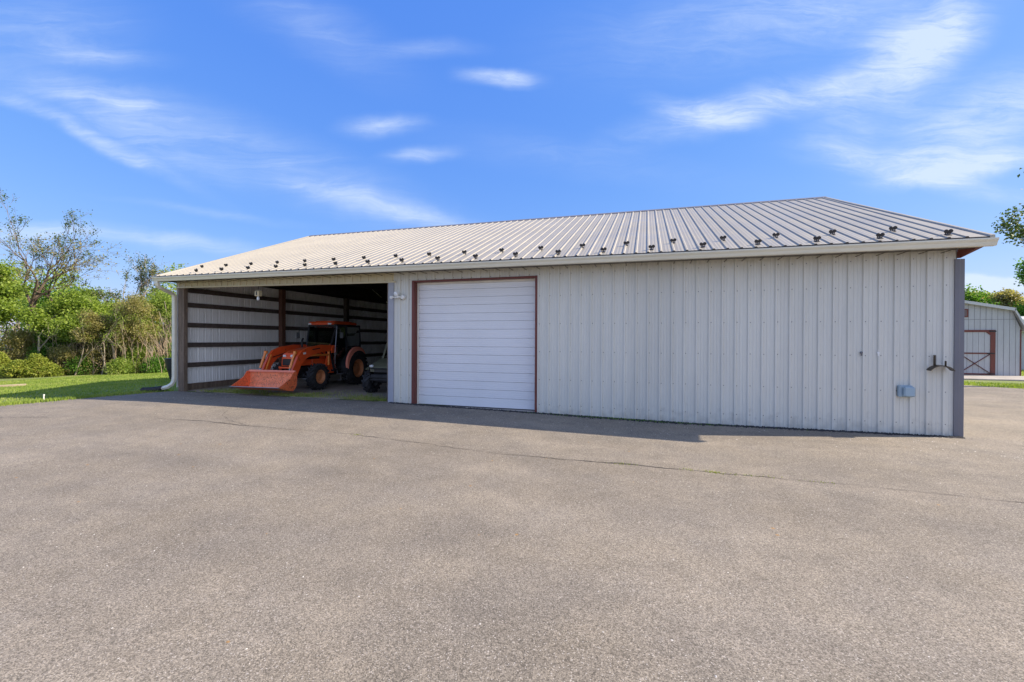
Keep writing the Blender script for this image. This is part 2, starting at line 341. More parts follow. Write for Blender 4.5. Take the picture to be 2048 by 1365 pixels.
def foliage(name, cols, rough=.55, trans=.45, patch=.9):
    m = bpy.data.materials.new(name); m.use_nodes = True; t = m.node_tree; n = t.nodes; l = t.links; n.clear()
    o = n.new('ShaderNodeOutputMaterial'); g = n.new('ShaderNodeNewGeometry'); tcn = n.new('ShaderNodeTexCoord')
    nz = n.new('ShaderNodeTexNoise'); nz.inputs['Scale'].default_value = patch; nz.inputs['Detail'].default_value = 3; l.new(tcn.outputs['Object'], nz.inputs['Vector'])
    a = n.new('ShaderNodeMath'); a.operation = 'MULTIPLY_ADD'; l.new(g.outputs['Random Per Island'], a.inputs[0]); a.inputs[1].default_value = .55
    mr_ = n.new('ShaderNodeMapRange'); mr_.inputs['From Min'].default_value = .3; mr_.inputs['From Max'].default_value = .7; mr_.inputs['To Min'].default_value = 0; mr_.inputs['To Max'].default_value = .5
    l.new(nz.outputs['Fac'], mr_.inputs[0]); l.new(mr_.outputs[0], a.inputs[2])
    r = n.new('ShaderNodeValToRGB'); l.new(a.outputs[0], r.inputs[0])
    el = r.color_ramp.elements
    while len(el) < len(cols): el.new(.5)
    for i, c in enumerate(cols): el[i].position = i/(len(cols)-1); el[i].color = (*c, 1)
    d = n.new('ShaderNodeBsdfPrincipled'); d.inputs['Roughness'].default_value = rough; d.inputs['Specular IOR Level'].default_value = .3; l.new(r.outputs[0], d.inputs['Base Color'])
    tr = n.new('ShaderNodeBsdfTranslucent'); sc_ = n.new('ShaderNodeVectorMath'); sc_.operation = 'MULTIPLY'; l.new(r.outputs[0], sc_.inputs[0]); sc_.inputs[1].default_value = (1.5, 1.5, .8); l.new(sc_.outputs[0], tr.inputs[0])
    mx = n.new('ShaderNodeMixShader'); mx.inputs[0].default_value = trans; l.new(d.outputs[0], mx.inputs[1]); l.new(tr.outputs[0], mx.inputs[2]); l.new(mx.outputs[0], o.inputs[0])
    return m
FM = dict(
 maple=foliage('maple_leaves', [(.07, .11, .015), (.15, .22, .03), (.24, .33, .045), (.36, .43, .10)]),
 mixed=foliage('spring_leaves', [(.10, .15, .03), (.17, .26, .04), (.26, .34, .06), (.34, .36, .12)]),
 olive=foliage('budding_twig_leaves', [(.12, .11, .045), (.22, .20, .07), (.30, .28, .10), (.38, .32, .16)]),
 cedar=foliage('cedar_foliage', [(.07, .11, .012), (.14, .19, .02), (.24, .28, .035), (.30, .27, .06)], trans=.2),
 brown=foliage('brown_vines', [(.10, .07, .04), (.20, .14, .08), (.30, .22, .13), (.26, .26, .10)], trans=.15),
 dark=foliage('dark_leaves', [(.03, .05, .015), (.05, .09, .02), (.08, .13, .03), (.14, .17, .06)], trans=.3),
 deep=foliage('shade_green_leaves', [(.04, .10, .015), (.07, .17, .02), (.12, .25, .03), (.2, .32, .06)]),
 grass=foliage('lawn_grass_blades', [(.12, .18, .03), (.18, .26, .04), (.26, .33, .06), (.36, .37, .13)], trans=.35, patch=.6),
 drygrass=foliage('weedy_grass_blades', [(.12, .17, .03), (.20, .26, .05), (.32, .34, .10), (.42, .36, .18)], trans=.3, patch=3))
BK = dict(grey=pmat('pale_grey_bark', (.30, .25, .19), .9, var=.35, vscale=4, fine=.3, fscale=20, bump=.5),
          twig=pmat('tan_twig_bark', (.24, .18, .12), .9, var=.35),
          brown=pmat('brown_bark', (.13, .095, .065), .9, var=.3, vscale=4, fine=.3, fscale=20, bump=.5))

# ------------------------------------------------------------------ ground
def sm(t): t = np.clip(t, 0, 1); return t*t*(3-2*t)
XS = [-120, -60, -30, -24, -20, -15, -12, -11, -3.7, 0, 3, 7.3, 14, 40]
ZS = [-1.6, -1.2, -.48, -.36, -.26, -.07, .02, .05, .055, .0, -.035, -.012, .0, .0]
def hz(x, y):
    x = np.asarray(x, float); y = np.asarray(y, float)
    a = np.interp(x, XS, ZS)
    b = np.interp(x, [-120, -60, -30, -24, -20, -15, -12, 40], [-1.6, -1.2, -.48, -.36, -.26, -.10, -.02, 0])
    wy = sm((y+5.0)/4.2)
    z = b+(a-b)*wy
    z = z+.065*sm((y-1)/9)*sm((x-5)/4)               # the yard rises a little towards the shed
    z = z+.03*np.exp(-((y+1.7)/.8)**2)*sm((x+11)/2)*sm((9-x)/2)   # low swell of the paved apron
    z = z+.018*np.sin(x*.55+.4)*np.sin(y*.5+1)*sm((-y-1)/3)
    return z
def edge_x(y):
    return np.interp(y, [-30, -9, -3.1, -1.8, -.4, .05], [-15.5, -13.4, -12.25, -11.8, -11.25, -11.0])
def far_y(x): return np.interp(x, [7, 12, 14, 40], [10.6, 10.6, 9.3, 3])
def inside_pave(x, y, m):
    return ((y < -.02-m) & (x > edge_x(y)+m)) | ((y < far_y(x)-m) & (x > 7.3+m) & (y > -.5))
def axis_pts(a, b, fa, fb, cs, fs):
    l1 = np.arange(a, fa, cs); l2 = np.arange(fa, fb, fs); l3 = np.arange(fb, b+cs, cs); return np.concatenate([l1, l2, l3])
gx = axis_pts(-160, 200, -32, 24, 8, .4); gy = axis_pts(-60, 220, -14, 20, 8, .4)
GX, GY = np.meshgrid(gx, gy); GZ = hz(GX, GY)
low = inside_pave(GX, GY, .45) | ((GX > -10.4) & (GX < 6.8) & (GY > .8) & (GY < 10.4))
GZ = GZ-np.where(low, .10, 0)
nx, ny = len(gx), len(gy)
idx = np.arange(nx*ny).reshape(ny, nx)
quads = np.stack([idx[:-1, :-1], idx[:-1, 1:], idx[1:, 1:], idx[1:, :-1]], -1).reshape(-1, 4)
def groundmat():
    m = bpy.data.materials.new('mown_lawn'); m.use_nodes = True; t = m.node_tree; n = t.nodes; l = t.links; b = n['Principled BSDF']; b.inputs['Roughness'].default_value = .9
    g = n.new('ShaderNodeTexCoord')
    def nz(s, d=6):
        x = n.new('ShaderNodeTexNoise'); x.inputs['Scale'].default_value = s; x.inputs['Detail'].default_value = d; l.new(g.outputs['Object'], x.inputs['Vector']); return x.outputs['Fac']
    r = n.new('ShaderNodeValToRGB'); r.color_ramp.elements[0].position = .3; r.color_ramp.elements[0].color = (.09, .14, .025, 1); r.color_ramp.elements[1].position = .72; r.color_ramp.elements[1].color = (.27, .30, .075, 1)
    a = n.new('ShaderNodeMath'); a.operation = 'MULTIPLY_ADD'; l.new(nz(1.1), a.inputs[0]); a.inputs[1].default_value = .5
    a2 = n.new('ShaderNodeMath'); a2.operation = 'MULTIPLY'; l.new(nz(28), a2.inputs[0]); a2.inputs[1].default_value = .5; l.new(a2.outputs[0], a.inputs[2]); l.new(a.outputs[0], r.inputs[0]); l.new(r.outputs[0], b.inputs['Base Color'])
    bp = n.new('ShaderNodeBump'); bp.inputs['Strength'].default_value = .8; bp.inputs['Distance'].default_value = .04; l.new(nz(40), bp.inputs['Height']); l.new(bp.outputs[0], b.inputs['Normal'])
    return m
g = npmesh('ground', np.stack([GX, GY, GZ], -1).reshape(-1, 3), quads, groundmat())
g.data.polygons.foreach_set('use_smooth', [True]*len(g.data.polygons)); kind(g, 'structure', 'mown green lawn falling away to the wood edge')

def asphalt_mat():
    m = bpy.data.materials.new('worn_asphalt'); m.use_nodes = True; t = m.node_tree; n = t.nodes; l = t.links; b = n['Principled BSDF']; b.inputs['Roughness'].default_value = .85; b.inputs['Specular IOR Level'].default_value = .25
    g = n.new('ShaderNodeTexCoord'); P = g.outputs['Object']
    def nz(s, d=4, ro=.55):
        x = n.new('ShaderNodeTexNoise'); x.inputs['Scale'].default_value = s; x.inputs['Detail'].default_value = d; x.inputs['Roughness'].default_value = ro; l.new(P, x.inputs['Vector']); return x.outputs['Fac']
    def vo(s, out='Color'):
        x = n.new('ShaderNodeTexVoronoi'); x.inputs['Scale'].default_value = s; l.new(P, x.inputs['Vector']); return x.outputs[out]
    def mr(v, a, b_, c, d):
        x = n.new('ShaderNodeMapRange'); l.new(v, x.inputs['Value'])
        for i, k in zip(('From Min', 'From Max', 'To Min', 'To Max'), (a, b_, c, d)): x.inputs[i].default_value = k
        return x.outputs[0]
    def mul(a, b_):
        x = n.new('ShaderNodeMath'); x.operation = 'MULTIPLY'; l.new(a, x.inputs[0]); l.new(b_, x.inputs[1]); return x.outputs[0]
    sep = n.new('ShaderNodeSeparateColor'); l.new(vo(165), sep.inputs[0])
    s2 = n.new('ShaderNodeSeparateColor'); l.new(vo(80), s2.inputs[0])
    k = mr(sep.outputs[0], 0, 1, .50, 1.42)                       # each chipping has its own tone
    k = mul(k, mr(s2.outputs[1], 0, 1, .86, 1.13))
    k = mul(k, mr(nz(.45, 5, .6), .3, .7, .84, 1.14))
    k = mul(k, mr(nz(3.2, 6, .65), .3, .7, .90, 1.10))
    k = mul(k, mr(nz(420, 2), .3, .7, .75, 1.22))
    k = mul(k, mr(nz(.9, 3, .5), .60, .74, 1, .84))
    k = mul(k, mr(nz(11, 5, .7), .66, .78, 1, .72))
    st = n.new('ShaderNodeMapping'); l.new(P, st.inputs[0]); st.inputs['Scale'].default_value = (.16, 1.2, 1); st.inputs['Rotation'].default_value = (0, 0, .1)
    x = n.new('ShaderNodeTexNoise'); x.inputs['Scale'].default_value = 1.2; x.inputs['Detail'].default_value = 5; l.new(st.outputs[0], x.inputs['Vector']); k = mul(k, mr(x.outputs['Fac'], .3, .7, .9, 1.1))
    base = n.new('ShaderNodeMix'); base.data_type = 'RGBA'; l.new(mr(nz(1.3, 4), .35, .65, 0, 1), base.inputs['Factor']); base.inputs['A'].default_value = (.240, .207, .160, 1); base.inputs['B'].default_value = (.214, .188, .152, 1)
    v = n.new('ShaderNodeVectorMath'); v.operation = 'SCALE'; l.new(base.outputs['Result'], v.inputs[0]); l.new(k, v.inputs['Scale'])
    # pale chippings
    ch = n.new('ShaderNodeMix'); ch.data_type = 'RGBA'; l.new(mr(sep.outputs[2], .965, .975, 0, .75), ch.inputs['Factor']); l.new(v.outputs[0], ch.inputs['A']); ch.inputs['B'].default_value = (.46, .42, .37, 1)
    l.new(ch.outputs['Result'], b.inputs['Base Color'])
    bp = n.new('ShaderNodeBump'); bp.inputs['Strength'].default_value = .55; bp.inputs['Distance'].default_value = .006
    hh = n.new('ShaderNodeMath'); hh.operation = 'ADD'; l.new(sep.outputs[0], hh.inputs[0]); l.new(nz(140, 3), hh.inputs[1]); l.new(hh.outputs[0], bp.inputs['Height']); l.new(bp.outputs[0], b.inputs['Normal'])
    return m
AM = asphalt_mat()
def patch(name, us, vs, fn, mat_):
    U, V = np.meshgrid(us, vs); X, Y = fn(U, V); Z = hz(X, Y)+.018
    n1_, n2_ = len(vs), len(us); ix = np.arange(n1_*n2_).reshape(n1_, n2_)
    q_ = np.stack([ix[:-1, :-1], ix[:-1, 1:], ix[1:, 1:], ix[1:, :-1]], -1).reshape(-1, 4)
    return np.stack([X, Y, Z], -1).reshape(-1, 3), q_
jit = {}
ys = np.concatenate([np.arange(-30, -8, .6), np.arange(-8, -.02, .12), [-.02]])
ej = np.cumsum(rg.normal(0, .03, len(ys))); ej -= np.convolve(ej, np.ones(9)/9, 'same'); 
def fnA(U, V):
    ex = edge_x(V)+np.interp(V, ys, ej)*.8
    return ex+(34-ex)*U, V
us = np.concatenate([np.linspace(0, .02, 6), np.linspace(.03, 1, 140)])
v1, q1 = patch('a', us, ys, fnA, AM)
xs2 = np.concatenate([np.arange(7.28, 16, .25), np.arange(16, 36, 1.)]); vv = np.linspace(0, 1, 60)
v2, q2 = patch('b', xs2, vv, lambda U, V: (U, -.02+(far_y(U)+.02+.12*np.sin(U*3.1))*V), AM)
a_ = npmesh('driveway', np.concatenate([v1, v2]), np.concatenate([q1, q2+len(v1)]), AM); kind(a_, 'structure', 'worn grey asphalt yard in front of the barn')
a_.data.polygons.foreach_set('use_smooth', [True]*len(a_.data.polygons))

# dirt floor inside the open bay
us = np.linspace(-10.86, -3.68, 60); vs_ = np.linspace(0, 1, 60)
fv, fq = patch('f', us, vs_, lambda U, V: (U, (.03+.10*np.sin(U*2.3)+.06*np.sin(U*7))*(1-V)+V*10.9), None)
fv[:, 2] += -.006+.012*np.sin(fv[:, 0]*1.7)*np.sin(fv[:, 1]*1.3)
d_ = npmesh('dirt_floor', fv, fq, M['dirt']); kind(d_, 'structure', 'bare dirt floor inside the open bay')
# slab in front of the shed
mb = MB(); mb.bx(13.2, 18.4, 12.9, 15.32, -.2, .125, bev=.02); o = mb.build('pavement', M['concrete']); kind(o, 'structure', 'low grey slab in front of the shed door')

# seam between the two layers of asphalt
def crackmat():
    return pmat('crack_grit_filler', (.06, .053, .045), .95, var=.4, vscale=20)
CM = crackmat()
def crack(name, pts, wd, label, amp=.03):
    pts = np.array(pts, float); d = np.r_[0, np.cumsum(np.hypot(*np.diff(pts, axis=0).T))]; n = int(d[-1]/.04)
    t = np.linspace(0, d[-1], n); x = np.interp(t, d, pts[:, 0]); y = np.interp(t, d, pts[:, 1])
    wob = np.cumsum(rg.normal(0, 1, n)); wob -= np.convolve(np.pad(wob, 20, 'edge'), np.ones(41)/41, 'valid'); y = y+wob*amp*.25
    wv_ = wd*np.clip(.5+.6*rg.normal(0, 1, n), .12, 2.2)
    wv_ = np.convolve(np.pad(wv_, 2, 'edge'), np.ones(5)/5, 'valid')*np.clip(1.1+.9*np.sin(t*1.3+1)*np.sin(t*.37), .15, 2)
    z = hz(x, y)+.0225
    V = np.concatenate([np.stack([x, y-wv_/2, z], 1), np.stack([x, y+wv_/2, z], 1)]); i = np.arange(n-1)
    o = npmesh(name, V, np.stack([i, i+1, i+1+n, i+n], 1), CM); return kind(o, 'structure', label)
SEAM = [(-10.3, -3.95), (-7.9, -3.12), (-5.64, -3.07), (-3.98, -3.18), (-2.49, -3.11), (.27, -3.42), (1.9, -3.36), (3.43, -3.38), (4.88, -3.46), (5.84, -3.57), (9, -3.75)]
crack('asphalt_seam', SEAM, .016, 'ragged seam crossing the asphalt in front of the barn')
crack('asphalt_crack', [(7.35, -.12), (7.7, -.5), (8.1, -.75), (8.6, -1.3), (9.4, -1.6)], .02, 'short crack running out from the barn corner')
crack('asphalt_crack', [(-6.3, -2.2), (-5.9, -2.6), (-5.2, -2.95), (-4.6, -3.15)], .012, 'faint crack joining the seam before the open bay', .05)

# loose chippings, crumbs and leaf litter
def chips(name, n, fx, fy, s0, s1, mat_, label, dz=.018, flat=.6):
    x = fx(n); y = fy(n, x); z = hz(x, y)+dz
    s = rg.uniform(s0, s1, n)
    base = np.array([(1, 0, 0), (0, 1, 0), (-1, 0, 0), (0, -1, 0), (0, 0, 1)], float)
    P = base[None]*s[:, None, None]*rg.uniform(.6, 1.2, (n, 5, 3)); P[:, :, 2] *= flat
    a = rg.uniform(0, 2*PI, n); ca, sa = np.cos(a)[:, None], np.sin(a)[:, None]
    X = P[:, :, 0]*ca-P[:, :, 1]*sa; Y = P[:, :, 0]*sa+P[:, :, 1]*ca
    V = np.stack([X+x[:, None], Y+y[:, None], P[:, :, 2]+z[:, None]], -1).reshape(-1, 3)
    f = np.array([(0, 1, 4), (1, 2, 4), (2, 3, 4), (3, 0, 4)]); F = (f[None]+5*np.arange(n)[:, None, None]).reshape(-1, 3)
    return kind(npmesh(name, V, F, mat_), 'stuff', label)
chips('loose_chippings', 1700, lambda n: rg.uniform(-10, 12, n), lambda n, x: -1.0-7.5*rg.random(n)**1.3, .003, .008, M['stone'], 'pale stone chippings scattered over the asphalt')
chips('wall_base_chippings', 420, lambda n: rg.uniform(-10.5, 7.2, n), lambda n, x: -.12-1.5*rg.random(n)**1.2, .005, .013, M['stone'], 'pale chippings lying in the barn shadow')
chips('dead_leaves', 60, lambda n: rg.uniform(-8, 9, n), lambda n, x: -.5-7*rg.random(n), .010, .022, M['deadleaf'], 'dry leaf bits scattered on the asphalt', flat=.3)
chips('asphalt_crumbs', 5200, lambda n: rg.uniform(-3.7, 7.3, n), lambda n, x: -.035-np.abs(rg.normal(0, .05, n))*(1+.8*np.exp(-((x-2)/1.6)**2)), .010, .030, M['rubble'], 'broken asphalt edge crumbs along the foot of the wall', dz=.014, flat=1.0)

# grass blades
def blades(name, x, y, h, wd, mat_, label, dz=0., lean=.45):
    n = len(x); z = hz(x, y)+dz; h = h*rg.uniform(.5, 1.2, n); a = rg.uniform(0, 2*PI, n); b = rg.uniform(0, 2*PI, n); le = rg.uniform(0, lean, n)*h
    dx, dy = np.cos(a)*wd, np.sin(a)*wd; tx, ty = np.cos(b)*le, np.sin(b)*le
    V = np.stack([np.stack([x-dx, y-dy, z], -1), np.stack([x+dx, y+dy, z], -1), np.stack([x+dx*.6+tx*.5, y+dy*.6+ty*.5, z+h*.6], -1), np.stack([x+tx, y+ty, z+h], -1)], 1).reshape(-1, 3)
    F = np.arange(4*n).reshape(n, 4)
    return kind(npmesh(name, V, F, mat_), 'stuff', label)
n = 110000
x = -11.2-14.5*rg.random(n)**.8; y = rg.uniform(-8, 14, n); k = (x < edge_x(y)+.02) | ((y > .1) & (x < -11.05)); x, y = x[k], y[k]
blades('lawn_grass', x, y, .05, .011, FM['grass'], 'short mown grass left of the barn')
t = rg.random(9000); y = -9+9.0*t; x = edge_x(y)-.1+np.abs(rg.normal(0, .16, 9000))*np.sign(rg.random(9000)-.75)
blades('edge_grass', x, y, .075, .009, FM['grass'], 'longer grass creeping over the asphalt edge', .012)
n = 9000; x = rg.uniform(-10.3, -3.85, n); y = .1+np.abs(rg.normal(0, .42, n))*(1+.5*np.sin(x*1.9)); k = rg.random(n) < .55+.45*np.sin(x*2.7+1)
blades('bay_grass', x[k], y[k], .055, .008, FM['drygrass'], 'thin grass along the sill of the open bay', .015)
sx = np.array([q_[0] for q_ in SEAM]); sy_ = np.array([q_[1] for q_ in SEAM])
cx = np.concatenate([rg.normal(c_, s_, k_) for c_, s_, k_ in ((1.95, .10, 34), (2.75, .05, 18), (3.02, .06, 60), (3.5, .16, 36), (4.15, .08, 14), (-2.3, .06, 14))])
cyy = np.interp(cx, sx, sy_)+rg.normal(0, .025, len(cx))
blades('seam_weeds', cx, cyy, .022, .005, FM['drygrass'], 'tiny weeds rooted in the asphalt seam', .018)
n = 700; x = rg.normal(2.0, 1.0, n); y = -.06-np.abs(rg.normal(0, .07, n)); blades('wall_weeds', x, y, .03, .007, FM['deep'], 'mossy weeds along the foot of the grey wall', .018)
n = 14000; x = rg.uniform(7.6, 26, n); y = far_y(x)-.1+2.4*rg.random(n); blades('verge_grass', x, y, .07, .012, FM['grass'], 'strip of grass between the driveway and the shed', 0)
n = 9000; x = rg.uniform(18.3, 30, n); y = rg.uniform(12, 24, n); blades('shed_grass', x, y, .10, .016, FM['grass'], 'grass beside and behind the shed', 0)

exec_parts = []
# ------------------------------------------------------------------ the barn
RB = .2286
barn = thing('pole_barn', 'long grey metal pole barn with taupe ribbed roof and open bay on the left', 'barn', (-1.8, 5.4, 0))
def zroof(x): return 1.675-.0048*x+H          # eave line
SL = .4167
def prof(s0, s1, rh=.030, mh=.006):
    """(s, out) of ribbed sheet between s0 and s1, ribs at n*RB-.03"""
    pts = [(s0, 0)]
    n0 = math.floor(s0/RB)-1; n1_ = math.ceil(s1/RB)+1
    for n_ in range(n0, n1_+1):
        c = n_*RB-.03
        for d, h in ((-.024, 0), (-.015, rh), (.011, rh), (.026, 0), (.073, 0), (.079, mh), (.089, mh), (.095, 0), (.130, 0), (.136, mh), (.146, mh), (.152, 0)):
            s = c+d
            if s0+.001 < s < s1-.001: pts.append((s, h))
    pts.append((s1, 0)); return pts
def sheet(mb, pts, lo, hi, place, rows=1, mi=0):
    """place(s, t, out) -> xyz ; lo/hi functions of s"""
    vs = []; fs = []; n = len(pts)
    for r in range(rows+1):
        for s, h in pts:
            a, b = lo(s), hi(s); vs.append(place(s, a+(b-a)*r/rows, h))
    for r in range(rows):
        for i in range(n-1): fs.append((r*n+i, r*n+i+1, (r+1)*n+i+1, (r+1)*n+i))
    mb.add(vs, fs, mi)
def gz(x, y=0): return float(hz(x, y))
front_pl = lambda s, t, h: (s, -h, t)
wtop = lambda s: zroof(s)-.02
door_top = 1.385+H
mb = MB()
bot = lambda s: gz(s)+.0
sheet(mb, prof(-3.63, -3.12), bot, lambda s: 1.37+H, front_pl)
sheet(mb, prof(-.05, 7.22), bot, wtop, front_pl)
sheet(mb, prof(-3.12, -.05), lambda s: door_top, wtop, front_pl)
sheet(mb, prof(-3.63, -3.12), lambda s: 1.37+H, wtop, front_pl)
rows_z = [1.42+H, .95+H, .3425+H, -.262+H, -.87+H, -1.42+H]
for n_ in range(-16, 32):
    for zz in rows_z:
        xx = n_*RB+.002
        if -3.13 < xx < -.0 and zz < door_top+.03: continue
        if zz > wtop(xx)-.02: continue
        mb.lathe([(.0001, -.0065), (.006, -.006), (.008, -.001), (.009, 0)], (xx, -.0005, zz+rnd.uniform(-.004, .004)), 'y', 6, 1)
mb.build('wall_panel', [M['wall'], M['screw']], barn, smooth='sheet')
# header over the open bay
def hb(x): return 1.452+(x+10.9)*(1.365-1.452)/7.13+H
mb = MB(); sheet(mb, prof(-10.88, -3.63), lambda s: hb(s)+.03, wtop, front_pl)
mb.build('header_panel', M['header'], barn, smooth='sheet')
mb = MB()
for i in range(12):
    x0 = -10.90+i*7.33/12; x1 = x0+7.33/12
    mb.add([(x0, -.028, hb(x0)), (x1, -.028, hb(x1)), (x1, -.028, hb(x1)+.035), (x0, -.028, hb(x0)+.035), (x0, .0, hb(x0)+.04), (x1, .0, hb(x1)+.04), (x0, .05, hb(x0)), (x1, .05, hb(x1))],
           [(0, 1, 2, 3), (3, 2, 5, 4), (0, 6, 7, 1)])
mb.build('header_trim', M['header'], barn)
mb = MB(); mb.beam((-10.8, .085, hb(-10.9)+.15), (-3.75, .085, hb(-3.75)+.15), .05, .28); mb.build('header_beam', M['blackwood'], barn)
# side and back walls
lw_top = 1.84+H
mb = MB()
pl = lambda s, t, h: (-10.93-h, s, t)
sheet(mb, prof(0.02, 10.95), lambda s: .17, lambda s: lw_top, pl)
gt = lambda s: zroof(-11)+SL*(min(s, 11-s)+.5)-.06
sheet(mb, prof(0.02, 10.95), lambda s: lw_top, gt, pl)
mb.build('wall_panel', M['wallwhite'], barn, smooth='sheet')
mb = MB(); sheet(mb, prof(.02, 10.95), lambda s: gz(7.3, s)-.02, lambda s: zroof(7.2)+SL*(min(s, 11-s)+.5)-.1, lambda s, t, h: (7.24+h, s, t)); mb.build('wall_panel', M['wall'], barn, smooth='sheet')
mb = MB(); sheet(mb, prof(-10.93, 7.24), lambda s: -.1, wtop, lambda s, t, h: (s, 10.98+h, t)); mb.build('wall_panel', M['wall'], barn, smooth='sheet')
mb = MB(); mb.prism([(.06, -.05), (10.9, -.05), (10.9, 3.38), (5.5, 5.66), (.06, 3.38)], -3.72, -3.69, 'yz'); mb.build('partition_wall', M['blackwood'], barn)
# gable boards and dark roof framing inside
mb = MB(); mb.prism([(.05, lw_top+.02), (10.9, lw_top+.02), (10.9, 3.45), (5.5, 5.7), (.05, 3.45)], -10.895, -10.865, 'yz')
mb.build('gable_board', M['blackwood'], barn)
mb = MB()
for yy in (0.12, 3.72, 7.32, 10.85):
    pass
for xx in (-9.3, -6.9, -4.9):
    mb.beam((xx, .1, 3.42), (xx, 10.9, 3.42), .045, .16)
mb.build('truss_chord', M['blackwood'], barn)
# corner, opening and left wall posts
def wood_post(x, y, w_, z0, z1, mat_, label=None):
    m_ = MB(); m_.bx(x-w_/2, x+w_/2, y-w_/2, y+w_/2, z0, z1, bev=.006); return m_.build('post', mat_, barn, label=label)
mb = MB(); mb.bx(-10.88, -10.65, .03, .15, -.1, hb(-10.7)+.02, bev=.008); mb.build('post', M['post'], barn, label='wide weathered corner post beside the downspout')
# slight spill of fixtures: knots
wood_post(-10.78, 3.73, .17, -.1, 3.44, M['redpost'], 'reddish middle post against the left wall')
wood_post(-10.78, 7.35, .17, -.1, 3.44, M['girt']); wood_post(-10.78, 10.8, .17, -.1, 3.44, M['girt'])
wood_post(-3.80, .13, .13, -.1, 2.98, M['post'])
for zc in (1.43+H, .99+H, .387+H, -.209+H, -.812+H):
    m_ = MB(); m_.bx(-10.905, -10.865, .2, 10.8, zc-.07, zc+.07, bev=.004); m_.build('girt', M['girt'], barn)
m_ = MB(); m_.bx(-10.91, -10.86, .2, 10.8, .02, .25, bev=.004); m_.build('skirt_board', M['post'], barn)
for zc in (.4, 1.2, 2.0, 2.8):
    m_ = MB(); m_.bx(-10.8, -3.8, 10.9, 10.94, zc-.07, zc+.07); m_.build('girt', M['girt'], barn)
# trims
mb = MB(); mb.add([(7.19, -.028, .0), (7.32, -.028, .0), (7.32, -.028, 1.385+H), (7.19, -.028, 1.385+H), (7.32, .11, .0), (7.32, .11, 1.385+H), (7.19, -.002, 0), (7.19, -.002, 1.385+H), (7.25, -.034, 0), (7.25, -.034, 1.385+H), (7.26, -.028, 0), (7.26, -.028, 1.385+H)],
                  [(0, 8, 9, 3), (10, 1, 2, 11), (8, 10, 11, 9), (1, 4, 5, 2), (6, 0, 3, 7)])
mb.build('corner_trim', M['trimgrey'], barn)
mb = MB(); mb.bx(-3.775, -3.625, -.026, .02, gz(-3.7)-.02, hb(-3.7)-.001); mb.build('jamb_trim', M['jamb'], barn)
# overhead door in its red frame
DL, DR, DB = -3.065, -.095, -1.575+H
mb = MB()
mb.bx(-3.125, -3.066, -.032, .19, gz(-3.1)-.03, door_top+.008); mb.build('door_frame', M['red'], barn)
mb = MB(); mb.bx(-.094, -.04, -.032, .19, gz(0)-.03, door_top+.008); mb.build('door_frame', M['red'], barn)
mb = MB(); mb.bx(-3.066, -.094, -.03, .188, door_top-.035, door_top+.006); mb.build('door_frame', M['red'], barn)
door = MB(); gro = [0, .176, .363, .545, .74, .927, 1.12, 1.327, 1.528, 1.72, 1.927, 2.12, 2.33, 2.52, 2.71, 2.93]
ztop = door_top-.035
pts = []
for i in range(15):
    a, b = gro[i], gro[i+1]
    pts += [(a, .022), (a+.007, .0)]
    ns_ = 3
    for k in range(1, ns_+1):
        c = a+(b-a)*k/(ns_+1); pts += [(c-.006, 0), (c-.003, .0025), (c+.003, .0025), (c+.006, 0)]
    pts += [(b-.008, 0), (b-.004, .022)]
def doory(h): return .165+h
vs = []; fs = []
zb = lambda t: ztop-t*(ztop-DB)/2.93
for t_, h in pts: vs += [(DL+.03, doory(h), zb(t_)), (DR-.004, doory(h), zb(t_))]
for i in range(len(pts)-1): fs.append((2*i, 2*i+2, 2*i+3, 2*i+1))
door.add(vs, fs); dobj = door.build('overhead_door', M['door'], barn, label='white ribbed steel overhead door, closed')
mb = MB(); mb.bx(DL+.03, DR-.004, .15, .18, DB-.035, DB-.002); mb.build('bottom_seal', M['chassis'], dobj)
mb = MB(); mb.bx(DL+.001, DL+.032, .12, .16, DB-.03, ztop-.045, bev=.003); mb.bx(DR-.02, DR-.001, .13, .16, DB-.03, ztop-.045); mb.bx(DL+.001, DR-.001, .12, .158, ztop-.045, ztop+.0); mb.build('weather_strip', M['stripwood'], dobj)
mb = MB(); mb.bx(-3.2, 0.0, .0, .5, -.15, .035, bev=.01); mb.build('threshold', M['concrete'], barn)
# roof
def rline(x_e, x_r, y): return x_e+(x_r-x_e)*(y+.55)/6.05
mb = MB()
rp = prof(-10.95, 7.13, .018, .0018)
ye, yr = -.55, 5.5
def xl(y): return rline(-10.93, -11.07, y)
def xr(y): return rline(7.39, 7.15, y)
def rpl(s, t, h):
    return (s if s > -10.94 else xl(t), t-h*.385, zroof(s)+SL*(t+.55)+h*.92)
sheet(mb, rp, lambda s: ye, lambda s: yr, rpl, rows=4)
e_ = [(7.13, ye), (xr(ye), ye), (xr(yr), yr), (7.13, yr)]
mb.add([(a, b, zroof(a)+SL*(b+.55)) for a, b in e_], [(0, 1, 2, 3)])
mb.build('roof_panel', M['roof'], barn, smooth='sheet')
mb = MB(); 
sheet(mb, rp, lambda s: ye, lambda s: yr, lambda s, t, h: (s, 11-t+h*.385, zroof(s)+SL*(t+.55)+h*.92)); mb.build('roof_panel', M['roof'], barn, smooth='sheet')
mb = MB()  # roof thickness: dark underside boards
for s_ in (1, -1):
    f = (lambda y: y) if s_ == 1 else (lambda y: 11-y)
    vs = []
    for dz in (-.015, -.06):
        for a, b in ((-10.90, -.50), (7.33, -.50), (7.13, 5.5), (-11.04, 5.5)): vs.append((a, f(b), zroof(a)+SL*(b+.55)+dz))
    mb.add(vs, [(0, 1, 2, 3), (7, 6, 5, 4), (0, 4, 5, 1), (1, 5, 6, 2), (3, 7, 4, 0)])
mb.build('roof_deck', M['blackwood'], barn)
mb = MB()  # closure strip at the eave under the ribs
